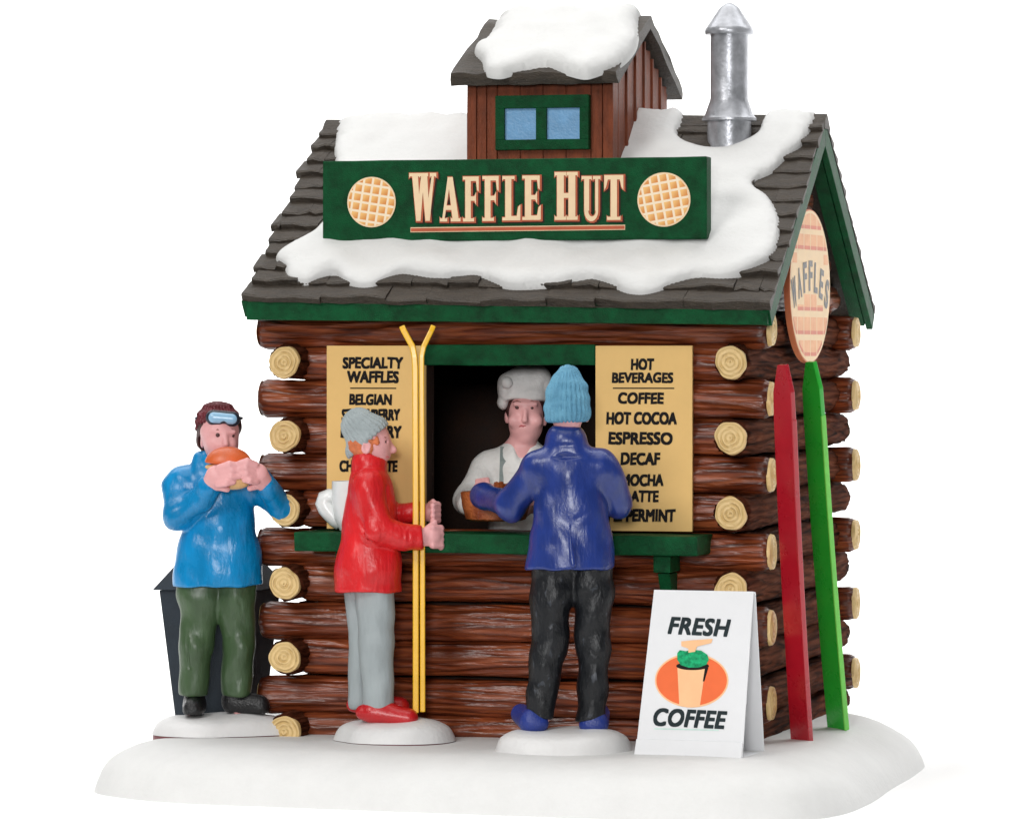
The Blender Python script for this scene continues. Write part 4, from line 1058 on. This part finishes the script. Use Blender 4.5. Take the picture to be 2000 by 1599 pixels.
# hair, knit cap, goggles
h = Sculpt(P(370, 915, -.7), P(485, 770, .6), .018)
h.ell(P(428, 832, .02), (.45, .47, .44)); h.ell(P(424, 858, .12), (.42, .38, .36), .08)
h.ell(P(443, 880, -.42), (.35, .45, .49), .03, op='c'); h.plane(P(430, 905), (0, 0, -1), .04); h.ell(P(396, 862, -.06), (.09, .16, .14), .02, op='c')
h.cap(P(404, 850, -.25), P(407, 872, -.22), .05, .03, .03)
h.disp(lambda X, Y, Z: .010 * np.sin(34 * X + 18 * Y + 5 * np.sin(4 * Z)))
h.mesh('hair', 'hair', P.root)
k = Sculpt(P(365, 850, -.75), P(490, 765, .65), .018)
k.ell(P(426, 828, .02), (.45, .50, .47)); k.plane(P(430, 833, 0), (.12, -.35, -1), .03); k.disp(lambda X, Y, Z: .014 * np.sin(30 * np.arctan2(Y, X + .08)) + .012 * np.sin(38 * Z))
k.mesh('knit_cap', 'mhat', P.root)
g = Sculpt(P(395, 845, -.85), P(485, 785, .1), .016)
g.cap(P(420, 814, -.47), P(458, 817, -.45), .152, .148, .02, .7); g.ell(P(441, 834, -.55), (.09, .25, .085), .03, op='c'); g.mesh('goggles', 'dark', P.root)
g2 = Sculpt(P(395, 845, -.95), P(485, 785, .1), .014)
g2.cap(P(421, 814, -.525), P(457, 817, -.505), .112, .108, .02, .62); g2.ell(P(440.5, 831, -.6), (.075, .25, .10), .03, op='c')
g2.mesh('goggle_lens', 'lens', P.root)
st = []
for a in range(0, 19):
    q = R(-20 + a * 220 / 18 - 0); st.append((P(428, 818)[0] + .455 * math.cos(q), .02 + .485 * math.sin(q), P(428, 818)[2] + .02))
V_, F_ = tube_mesh(st, .03, 8); obj('goggle_strap', V_, F_, 'dark', P.root, True)
# the bun is a thing of its own
bu = thing('filled_bun', 'orange toasted bun with cream filling held by the person in blue', 'bun', P.world(450, 910, -.78), ROT)
Q = lambda px, py, y=0: np.array(((px - 450) / P.S, y, (910 - py) / P.S))
s1 = Sculpt(Q(385, 940, -.6), Q(515, 860, .6), .018); s1.ell(Q(451, 904, -.02), (.47, .30, .35)); s1.plane(Q(440, 905), (-.12, 0, -1), .03); s1.mesh('bun_top', 'bun', bu)
s2 = Sculpt(Q(385, 960, -.7), Q(515, 860, .6), .018); s2.ell(Q(453, 909, -.02), (.47, .31, .10)); s2.folds(.012, 8, 8); s2.mesh('filling', 'cream', bu)
s3 = Sculpt(Q(385, 970, -.7), Q(515, 880, .6), .018); s3.ell(Q(461, 926, -.02), (.42, .29, .28)); s3.plane(Q(440, 912), (0, 0, 1), .03); s3.mesh('bun_base', 'cream', bu)

# ---------- person in the red jacket, profile to the right
gx, gy, Sc = ground(765, 1446)
P = Person('person in red jacket and grey knit hat holding upright yellow skis', gx, gy, 765, 1446, Sc)
mound(650, 888, 1430, 'round white snow mound under the person in the red jacket', 765, 1446,
      [(-1, .1), (-.82, -.35), (-.62, -.7), (-.25, -.92), (.3, -.98), (.75, -.75), (1.0, -.25), (.98, .3), (.7, .7), (.2, .9), (-.4, .85), (-.85, .55)], .44, wy=1.02)
b = Sculpt(P(640, 1410, -1.0), P(885, 795, 1.0), H)
b.ell(P(722, 858, 0), (.40, .36, .41)); b.ell(P(738, 874, 0), (.26, .29, .30), .1); b.ell(P(744, 889, 0), (.17, .2, .14), .08)
b.cap(P(757, 862, 0), P(768, 877, 0), .045, .07, .05); b.ell(P(768, 879, 0), (.06, .065, .05), .04); b.ell(P(757, 891, 0), (.06, .1, .03), .03); b.cap(P(750, 854, -.15), P(750, 854, .15), .05, .05, .06)
b.ell(P(716, 872, -.34), (.10, .05, .14), .03); b.ell(P(716, 872, -.38), (.05, .03, .08), .02, op='c')
b.ell(P(752, 861, -.19), (.05, .04, .03), .02, op='c')
b.cap(P(722, 890, 0), P(722, 960, 0), .24, .32, .1); b.cap(P(722, 960, 0), P(722, 1120, 0), .42, .42, .2, 1.1)
b.cap(P(735, 1130, -.2), P(738, 1385, -.2), .28, .16, .1); b.cap(P(708, 1130, .22), P(706, 1375, .28), .28, .16, .1)
b.cap(P(724, 955, -.45), P(744, 1035, -.5), .18, .16); b.cap(P(744, 1035, -.5), P(822, 1047, -.38), .15, .11)
b.cap(P(732, 955, .42), P(760, 1020, .48), .18, .16); b.cap(P(760, 1020, .48), P(822, 1000, .25), .15, .11)
# near (lower) hand and far (upper) hand closed round the skis
b.cap(P(828, 1047, -.30), P(843, 1045, -.26), .18, .20, .08, .8)
for i in range(4):
    z = 1029 + i * 11; b.cap(P(846, z, -.34), P(861, z + 1, -.22), .075, .07, .03); b.cap(P(861, z + 1, -.22), P(858, z + 2, .04), .068, .06, .02)
b.cap(P(836, 1030, -.32), P(850, 1018, -.25), .065, .055, .03)
b.ell(P(862, 1066, -.16), (.07, .08, .08), .03)
b.cap(P(826, 1003, .22), P(840, 1000, .18), .16, .18, .08, .8)
for i in range(4):
    z = 984 + i * 10; b.cap(P(842, z, .18), P(855, z + 1, -.02), .070, .068, .03); b.cap(P(855, z + 1, -.02), P(846, z + 2, -.20), .066, .058, .02)
b.cap(P(834, 990, .1), P(846, 978, .0), .06, .05, .03)
bo = b.mesh('body', 'skin', P.root)
# the eye and brow sit on the side of the face turned to us
def side_mark(name, px, py, r, mat):
    p = P(px, py); y = b.front(p[0], p[2]); ball(name, (p[0], y, p[2]), r, mat, bo)
side_mark('eye', 753, 862, (.022, .02, .03), 'eye'); side_mark('eyebrow', 751, 853, (.045, .02, .014), 'brow'); side_mark('mouth', 757, 891, (.035, .03, .012), 'lip')
j = Sculpt(P(635, 1175, -1.1), P(850, 870, 1.0), H)
j.cap(P(724, 955, 0), P(724, 1030, 0), .46, .50, .12, 1.2); j.cap(P(722, 1030, 0), P(720, 1110, 0), .52, .62, .12, 1.1); j.cap(P(720, 1100, 0), P(719, 1175, 0), .63, .67, .1, 1.05)
j.cap(P(722, 948, -.35), P(722, 948, .35), .33, .33, .15)
j.cap(P(722, 905, 0), P(718, 935, 0), .35, .37, .06, 1.0); j.cap(P(716, 900, -.1), P(716, 900, .1), .30, .30, .08)
j.cap(P(722, 962, -.42), P(738, 1032, -.55), .30, .27, .1); j.cap(P(738, 1034, -.55), P(795, 1045, -.46), .27, .255, .1); j.cap(P(795, 1045, -.46), P(817, 1046, -.38), .255, .265, .03)
j.cap(P(735, 962, .42), P(760, 1015, .52), .28, .25, .1); j.cap(P(760, 1012, .50), P(812, 1000, .28), .24, .21, .08)
j.ell(P(732, 880, 0), (.31, .3, .24), .03, op='c')
j.plane(P(722, 1155), (0, 0, -1), .05); j.plane(P(828, 1046), (1, 0, .0), .03)
j.cap(P(758, 950, -.42), P(764, 1010, -.5), .04, .03, .06, op='c'); j.cap(P(700, 1010, -.62), P(735, 1068, -.72), .05, .04, .08, op='c'); j.cap(P(800, 1025, -.72), P(800, 1066, -.72), .025, .025, .04, op='c')
j.folds(.026, 4, 3.2, 2.2); j.mesh('jacket', 'red', P.root)
t = Sculpt(P(650, 1405, -.8), P(800, 1120, .9), H)
t.cap(P(732, 1135, -.18), P(736, 1250, -.18), .40, .33, .08); t.cap(P(736, 1250, -.18), P(739, 1375, -.2), .33, .30, .08)
t.cap(P(708, 1135, .22), P(708, 1250, .26), .38, .28, .08); t.cap(P(708, 1250, .26), P(703, 1370, .28), .28, .24, .06)
t.plane(P(722, 1384), (0, 0, -1), .03); t.folds(.024, 6, 2.6, .7)
t.mesh('trousers', 'grey', P.root)
for a, c, y in (((728, 1388), (798, 1399), -.28), ((708, 1378), (780, 1382), .35)):
    f = Sculpt(P(670, 1425, -.8), P(840, 1355, .8), H)
    f.cap(P(a[0], a[1], y), P(c[0], c[1], y - .05), .22, .20, .06, 1.05); f.cap(P(a[0] + 14, a[1] - 10, y), P(c[0] - 24, c[1] - 8, y), .20, .16, .06); f.cap(P(a[0] - 18, a[1], y), P(a[0], a[1], y), .15, .18, .06)
    f.plane(P(700, 1410 if y < 0 else 1394), (0, 0, -1), .03); f.mesh('shoe', 'redshoe', P.root)
h = Sculpt(P(680, 900, -.6), P(775, 830, .6), .018)
h.ell(P(716, 864, 0), (.40, .385, .40)); h.ell(P(760, 880, 0), (.36, .6, .42), .03, op='c'); h.ell(P(716, 872, -.4), (.09, .12, .13), .02, op='c')
h.ell(P(737, 860, -.33), (.055, .04, .10), .02); h.disp(lambda X, Y, Z: .008 * np.sin(40 * Z + 12 * X)); h.mesh('hair', 'orangehair', P.root)
k = Sculpt(P(655, 910, -.7), P(790, 785, .7), .018)
k.cap(P(720, 848, 0), P(702, 832, 0), .44, .36, .08, .95); k.cap(P(704, 832, 0), P(697, 817, 0), .27, .17, .1)
k.cap(P(706, 858, 0), P(697, 880, 0), .33, .22, .06, 1.1); k.plane(P(725, 857, 0), (.66, 0, -.75), .03)
k.disp(lambda X, Y, Z: .013 * np.sin(26 * np.arctan2(Y + .0, (X + .42) * .6 + (Z - 5.9) * .55) + 3 * Y)); k.mesh('knit_hat', 'ghat', P.root)
# the two yellow skis he holds, each bent out at the tip
def ski_ribbon(name, pts, wdir, width, thick, mat, label, group=None, mat2=None, cat='ski', taper=None):
    """ribbon of real width and thickness along pts; wdir is the direction of its width"""
    wdir = Vector(wdir).normalized(); vs = []; fs = []; n = len(pts); pts = [Vector(p) for p in pts]
    for i, p in enumerate(pts):
        t_ = (pts[min(i + 1, n - 1)] - pts[max(0, i - 1)]).normalized(); nn = t_.cross(wdir).normalized(); ww = width / 2 * (taper[i] if taper else 1)
        for a, b_ in ((-1, -1), (1, -1), (1, 1), (-1, 1)): vs.append(p + wdir * ww * a + nn * thick / 2 * b_)
    for i in range(n - 1):
        for q in range(4): a = 4 * i + q; c = 4 * i + (q + 1) % 4; fs.append((a, c, c + 4, a + 4))
    fs += [(3, 2, 1, 0), tuple(4 * (n - 1) + q for q in range(4))]
    o0 = sum(pts, Vector()) / n; base = pts[0]
    bm = bmesh.new(); V = [bm.verts.new(v - base) for v in vs]
    for f in fs: bm.faces.new([V[i] for i in f])
    bmesh.ops.recalc_face_normals(bm, faces=bm.faces)
    o = bm_obj(name, bm, mat, None, loc=base, bevel=min(.02, thick * .2), seg=2); tag(o, label, cat, group)
    return o
W_ = lambda px, py, y: P.world(px, py, y)
yd = Matrix.Rotation(ROT, 3, 'Z') @ Vector((0, 1, 0)); xd = Matrix.Rotation(ROT, 3, 'Z') @ Vector((1, 0, 0))
yg = 'yellow skis held by the person in red'
ski_ribbon('ski', [W_(812.5, 1390, -.06), W_(812.5, 1000, -.06), W_(811.5, 720, -.06), W_(810, 695, -.06), W_(806, 676, -.06), W_(789, 645, -.06), W_(785, 636, -.06)], yd, .36, .115, 'yellow', 'left one of the two yellow skis, its tip bent out to the left', yg, taper=[1, 1, 1, 1, .9, .6, .3])
ski_ribbon('ski', [W_(826, 1388, -.06), W_(825.5, 1000, -.06), W_(824, 720, -.06), W_(824, 695, -.06), W_(828, 676, -.06), W_(843, 645, -.06), W_(847, 635, -.06)], yd, .36, .10, 'yellow', 'right one of the two yellow skis, its tip bent out to the right', yg, taper=[1, 1, 1, 1, .9, .6, .3])

# ---------- person in the navy jacket, seen from behind
gx, gy, Sc = ground(1110, 1464)
P = Person('person in navy jacket and light blue knit hat seen from behind at counter', gx, gy, 1110, 1464, Sc)
mound(965, 1236, 1445, 'wide white snow mound under the person in the navy jacket', 1110, 1464,
      [(-1, 0), (-.95, -.45), (-.6, -.8), (-.1, -.95), (.4, -.9), (.8, -.6), (1.0, -.1), (.95, .35), (.6, .75), (0, .85), (-.6, .75), (-.9, .4)], .42, rim=False, wy=1.1)
b = Sculpt(P(920, 1430, -.8), P(1260, 700, 2.6), .024)
b.ell(P(1108, 790, .05), (.38, .42, .46)); b.cap(P(1108, 820, .05), P(1108, 900, 0), .24, .28, .1); b.ell(P(1073, 812, .05), (.05, .09, .12), .04); b.ell(P(1146, 812, .05), (.05, .09, .12), .04)
b.ell(P(1108, 805, .48), (.07, .09, .1), .05); b.ell(P(1108, 828, .3), (.2, .18, .14), .08)
b.cap(P(1110, 940, 0), P(1112, 1080, 0), .46, .46, .2, .75)
b.cap(P(1080, 1100, 0), P(1058, 1400, 0), .28, .16, .1); b.cap(P(1150, 1100, 0), P(1158, 1400, 0), .28, .16, .1)
b.cap(P(1048, 905, 0), P(988, 985, .45), .2, .18); b.cap(P(988, 985, .45), P(946, 968, 1.35), .16, .12)
b.cap(P(1176, 920, 0), P(1204, 985, .35), .18, .16); b.cap(P(1204, 985, .35), P(1150, 975, 1.5), .15, .12)
b.cap(P(944, 965, 1.36), P(938, 958, 1.62), .13, .15, .06)
for i in range(4):
    x = 932 + i * 6.5; b.cap(P(x, 952 - i, 1.66), P(x - 1, 944 - i, 1.9), .055, .05, .015); b.cap(P(x - 1, 944 - i, 1.9), P(x, 951, 2.1), .05, .042, .012)
b.cap(P(950, 962, 1.5), P(960, 954, 1.75), .06, .05, .03)
b.cap(P(1150, 975, 1.5), P(1140, 970, 1.75), .13, .15, .06)
for i in range(4):
    x = 1130 + i * 7; b.cap(P(x, 962, 1.8), P(x, 955, 2.02), .055, .05, .015); b.cap(P(x, 955, 2.02), P(x, 962, 2.2), .05, .042, .012)
b.cap(P(1130, 972, 1.65), P(1122, 962, 1.85), .06, .05, .03)
b.mesh('body', 'skin', P.root)
j = Sculpt(P(915, 1130, -1.0), P(1262, 815, 2.0), .024)
j.cap(P(1112, 920, 0), P(1116, 1000, 0), .62, .66, .15, .75); j.cap(P(1116, 1000, 0), P(1116, 1070, 0), .68, .78, .15, .72); j.cap(P(1116, 1060, 0), P(1116, 1135, 0), .80, .88, .1, .70)
j.cap(P(1058, 915, 0), P(1168, 915, 0), .40, .40, .2, .85); j.cap(P(1107, 868, .02), P(1109, 895, .02), .43, .47, .08, .95)
j.cap(P(1052, 915, 0), P(996, 985, .42), .31, .30, .1); j.cap(P(996, 985, .42), P(952, 978, 1.25), .31, .24, .1); j.cap(P(954, 978, 1.2), P(944, 972, 1.45), .245, .24, .03)
j.cap(P(1178, 915, 0), P(1209, 985, .25), .31, .28, .1); j.cap(P(1209, 985, .25), P(1165, 978, 1.35), .27, .22, .1)
j.ell(P(1108, 826, .05), (.30, .3, .12), .03, op='c')
j.plane(P(1112, 1109), (.0, 0, -1), .05)
j.cap(P(1070, 908, -.52), P(1120, 922, -.60), .028, .022, .07, op='c'); j.cap(P(1072, 948, -.55), P(1112, 952, -.58), .035, .025, .08, op='c'); j.cap(P(1090, 965, -.55), P(1135, 973, -.58), .028, .02, .07, op='c')
j.cap(P(1128, 1010, -.55), P(1172, 985, -.50), .035, .03, .08, op='c'); j.cap(P(1052, 985, -.48), P(1072, 1015, -.55), .05, .03, .1, op='c'); j.cap(P(1080, 890, -.4), P(1142, 890, -.4), .03, .02, .06, op='c')
j.cap(P(1046, 925, -.42), P(1058, 985, -.46), .035, .03, .07, op='c'); j.cap(P(1178, 935, -.42), P(1178, 1000, -.42), .03, .03, .06, op='c')
j.cap(P(1112, 1020, -.66), P(1118, 1100, -.75), .05, .05, .1); j.cap(P(1070, 868, -.40), P(1146, 868, -.40), .02, .02, .05, op='c')
j.folds(.032, 3.0, 3.6, 3.1); j.mesh('jacket', 'navy', P.root)
t = Sculpt(P(1000, 1430, -.9), P(1225, 1080, .9), H)
t.cap(P(1085, 1100, 0), P(1082, 1160, 0), .46, .44, .08, .85); t.cap(P(1152, 1100, 0), P(1156, 1160, 0), .44, .42, .08, .85)
t.cap(P(1080, 1150, 0), P(1070, 1270, .0), .42, .34, .06); t.cap(P(1070, 1270, 0), P(1053, 1400, 0), .34, .28, .06)
t.cap(P(1158, 1150, 0), P(1158, 1270, 0), .40, .32, .06); t.cap(P(1158, 1270, 0), P(1156, 1405, 0), .32, .29, .06)
t.plane(P(1100, 1404), (0, 0, -1), .03); t.folds(.03, 4, 5.5, 4.1)
t.cap(P(1170, 1200, -.4), P(1190, 1240, -.3), .03, .02, .05, op='c'); t.cap(P(1060, 1230, -.4), P(1098, 1200, -.4), .03, .02, .05, op='c'); t.cap(P(1140, 1270, -.4), P(1175, 1280, -.35), .03, .02, .05, op='c')
t.mesh('trousers', 'black', P.root)
for a, c in (((1040, 1408, -.05), (1018, 1398, .55)), ((1162, 1411, -.05), (1172, 1398, .6))):
    f = Sculpt(P(980, 1440, -.6), P(1225, 1360, 1.0), H)
    f.cap(P(*a), P(*c), .26, .2, .08); f.cap(P(a[0] + (12 if a[0] < 1100 else -12), a[1] + 3, -.1), P(*a), .19, .24, .06); f.plane(P(1100, 1428), (0, 0, -1), .03); f.mesh('shoe', 'blueshoe', P.root)
k = Sculpt(P(1040, 840, -.7), P(1180, 700, .75), .018)
k.cap(P(1108, 800, .03), P(1108, 768, .03), .445, .40, .06); k.cap(P(1108, 768, .03), P(1109, 740, .03), .37, .26, .08)
k.plane(P(1108, 823), (0, 0, -1), .05)
k.disp(lambda X, Y, Z: .016 * np.sin(27 * np.arctan2(Y - .03, X + .02)) * (1 + .3 * np.sin(30 * Z)) + .01 * np.sin(22 * Z + 4 * X)); k.mesh('knit_hat', 'lbhat', P.root)

# ---------- cook inside the window
cy_ = 1.15; p0 = at(1028, 1436, Y=cy_); Sc = F / (p0 - CAM).dot(fw0); yb_ = 700 + 7.5 * Sc
P = Person('cook in white coat and puffy white hat inside the serving window', p0.x, cy_, 1028, yb_, Sc)
b = Sculpt(P(880, 1440, -1.9), P(1150, 730, .8), .024)
b.ell(P(1027, 803, -.05), (.37, .40, .42)); b.ell(P(1027, 832, -.12), (.34, .33, .36), .1); b.ell(P(1027, 856, -.22), (.17, .17, .12), .08)
b.cap(P(1026, 803, -.45), P(1025, 819, -.50), .04, .055, .06); b.ell(P(1025, 821, -.50), (.06, .06, .05), .04)
b.cap(P(1006, 789, -.40), P(1046, 789, -.40), .045, .045, .07); b.ell(P(1004, 822, -.36), (.12, .1, .12), .1); b.ell(P(1048, 822, -.36), (.12, .1, .12), .1)
b.ell(P(1010, 797, -.47), (.055, .04, .03), .02, op='c'); b.ell(P(1039, 797, -.47), (.055, .04, .03), .02, op='c')
b.ell(P(1064, 820, -.02), (.05, .09, .13), .03); b.ell(P(990, 815, -.02), (.05, .09, .13), .03)
b.cap(P(1020, 860, 0), P(1018, 900, 0), .22, .3, .1); b.cap(P(1015, 905, 0), P(1015, 1080, 0), .5, .5, .2, .8)
b.cap(P(990, 1090, 0), P(985, 1400, 0), .28, .2, .1); b.cap(P(1045, 1090, 0), P(1055, 1400, 0), .28, .2, .1)
b.cap(P(945, 905, 0), P(915, 975, -.4), .2, .18); b.cap(P(915, 975, -.4), P(918, 985, -1.2), .17, .13)
b.cap(P(1090, 905, 0), P(1115, 975, -.4), .2, .18); b.cap(P(1115, 975, -.4), P(1060, 985, -1.2), .17, .13)
for sx, x0 in ((1, 925), (-1, 1050)):
    b.cap(P(x0 - 4 * sx, 988, -1.2), P(x0 + 4 * sx, 986, -1.45), .13, .15, .06)
    for i in range(4): b.cap(P(x0 + (2 + i * 5) * sx, 980 + i * 5, -1.52), P(x0 + (14 + i * 3) * sx, 982 + i * 6, -1.68), .05, .045, .015)
    b.cap(P(x0, 978, -1.4), P(x0 + 10 * sx, 968, -1.45), .055, .045, .03)
bo = b.mesh('body', 'cheek', P.root)
face(P, b, bo, [(1010, 795), (1038, 796)], [(1001, 786, 1010, 783, 1018, 786), (1030, 786, 1039, 783, 1047, 787)], [(1010, 834), (1018, 831), (1022, 832), (1026, 831), (1033, 834)], .044)
h = Sculpt(P(975, 850, -.6), P(1080, 760, .7), .02)
h.ell(P(1027, 800, .02), (.415, .42, .45)); h.ell(P(1027, 815, -.42), (.36, .5, .50), .03, op='c'); h.plane(P(1027, 835), (0, 0, -1), .03); h.mesh('hair', 'hair', P.root)
k = Sculpt(P(955, 815, -.9), P(1100, 705, .8), .02)
k.cap(P(1010, 776, -.05), P(1040, 774, -.05), .36, .36, .05, .95); k.plane(P(1027, 786, 0), (0, -.15, -1), .04)
k.cap(P(1000, 752, -.05), P(1050, 748, -.05), .28, .26, .06, 1.15); k.cap(P(1012, 742, -.05), P(1048, 738, -.05), .26, .25, .08, 1.1)
k.ell(P(988, 760, -.12), (.17, .28, .25), .04); k.ell(P(1068, 752, -.05), (.12, .25, .20), .05); k.ell(P(990, 748, -.44), (.11, .08, .11), .03); k.ell(P(984, 785, -.02), (.12, .22, .15), .04)
for q in range(7):
    x = 1000 + q * 11; k.cap(P(x, 726 + abs(q - 3) * 1.5, -.36), P(x + 2, 762, -.46), .018, .026, .03, op='c')
k.folds(.018, 7, 7, 1.2); k.cap(P(988, 771, -.42), P(1066, 768, -.42), .022, .022, .04, op='c'); k.mesh('cook_hat', 'chefhat', P.root)
j = Sculpt(P(870, 1120, -1.5), P(1170, 850, .8), .024)
j.cap(P(1018, 920, 0), P(1018, 1100, 0), .66, .68, .15, .75); j.cap(P(960, 915, 0), P(1075, 915, 0), .36, .36, .15, .9)
j.cap(P(948, 920, 0), P(918, 975, -.4), .32, .31, .1); j.cap(P(918, 975, -.4), P(915, 982, -1.1), .31, .22, .1)
j.cap(P(1085, 920, 0), P(1115, 975, -.4), .32, .31, .1); j.cap(P(1115, 975, -.4), P(1070, 985, -1.1), .31, .22, .1)
j.cap(P(1018, 875, 0), P(1018, 900, 0), .33, .4, .06, .9); j.cap(P(1020, 860, -.3), P(1016, 905, -.6), .2, .06, .05, op='c'); j.ell(P(1022, 862, -.1), (.27, .3, .2), .03, op='c')
j.folds(.015, 4, 4, .9); j.mesh('coat', 'white', P.root)
for sx, x in ((0, 984), (1, 1060)):
    pts = []
    for py in (872, 885, 900, 920, 945, 975, 1010):
        q = P(x + (884 - py) * .03, py); pts.append((q[0], j.front(q[0], q[2]) if j.front(q[0], q[2]) else -.4, q[2]))
    vs = []; fs = []
    for i, p_ in enumerate(pts):
        vs += [(p_[0] - .075, p_[1] - .02, p_[2]), (p_[0] + .075, p_[1] - .02, p_[2]), (p_[0] + .075, p_[1] + .03, p_[2]), (p_[0] - .075, p_[1] + .03, p_[2])]
    for i in range(len(pts) - 1):
        for q in range(4): a = 4 * i + q; c = 4 * i + (q + 1) % 4; fs.append((a, c, c + 4, a + 4))
    obj('apron_strap', vs, fs, 'apron', P.root)
# bowl of waffles between cook and customer, standing on the counter
bp_ = at(966, 1010, Y=-.75)
bw = thing('waffle_basket', 'brown basket of waffles held out by the cook over the counter', 'basket', (bp_.x, -.62, 4.30))
lathe('basket', [(.50, 0), (.60, .04), (.67, .30), (.70, .56), (.66, .58), (.62, .48)], 'waffle', bw, 40, wob=.03)
for i, (x, y, r_) in enumerate(((-.2, -.1, 20), (.22, .05, -15), (0, .2, 60))):
    bm = bmesh.new(); box_bm((-.28, -.28, 0), (.28, .28, .1), bm)
    for u in range(-1, 2):
        for v in range(-1, 2): box_bm((u * .18 - .035, -.28, .1), (u * .18 + .035, .28, .13), bm) if v == 0 else None
    for v in range(-1, 2): box_bm((-.28, v * .18 - .035, .1), (.28, v * .18 + .035, .132), bm)
    o = bm_obj('waffle', bm, 'bun' if i == 1 else 'waffle', bw, loc=(x, y, .45 + .04 * i)); o.rotation_euler = (R(18 * (1 - i)), R(12 * (i - 1)), R(r_))

# ================================================================== SKIS LEANING ON THE RIGHT WALL
def lean_ski(b_px, t_px, Xtop, mat, edge, label):
    a = at(*b_px, Z=-.04); c = at(*t_px, X=Xtop); n = 14; pts = []
    for i in range(n + 1):
        u = i / n; p = a.lerp(c, u); p.x += .10 * math.sin(u * math.pi) * -.3; pts.append(p)
    v = (c - a).normalized(); wd = Vector((-.28, -1, 0)); wd = (wd - v * wd.dot(v)).normalized()
    wv = Vector((1, .30, 0)); 
    tap = [1] * (n - 1) + [.95, .42]
    o = ski_ribbon('ski', pts, Vector((.80, -.60, 0)), .54, .11, mat, label, 'skis leaning on the side wall', taper=tap)
    e = ski_ribbon('ski_edge', pts[:-2], Vector((.80, -.60, 0)), .045, .125, edge, '', None)
    for k_ in ('label', 'category'):
        if k_ in e: del e[k_]
    e.parent = o; nrm = Vector((.80, -.60, 0)); e.location = nrm * .258
    return o
lean_ski((1566, 1448), (1529, 712), 5.72, 'redski', 'redski', 'dark red ski leaning on the right log wall')
lean_ski((1637, 1424), (1584, 706), 5.72, 'greenski', 'limeedge', 'bright green ski leaning on the right log wall')
bpy.context.view_layer.update()
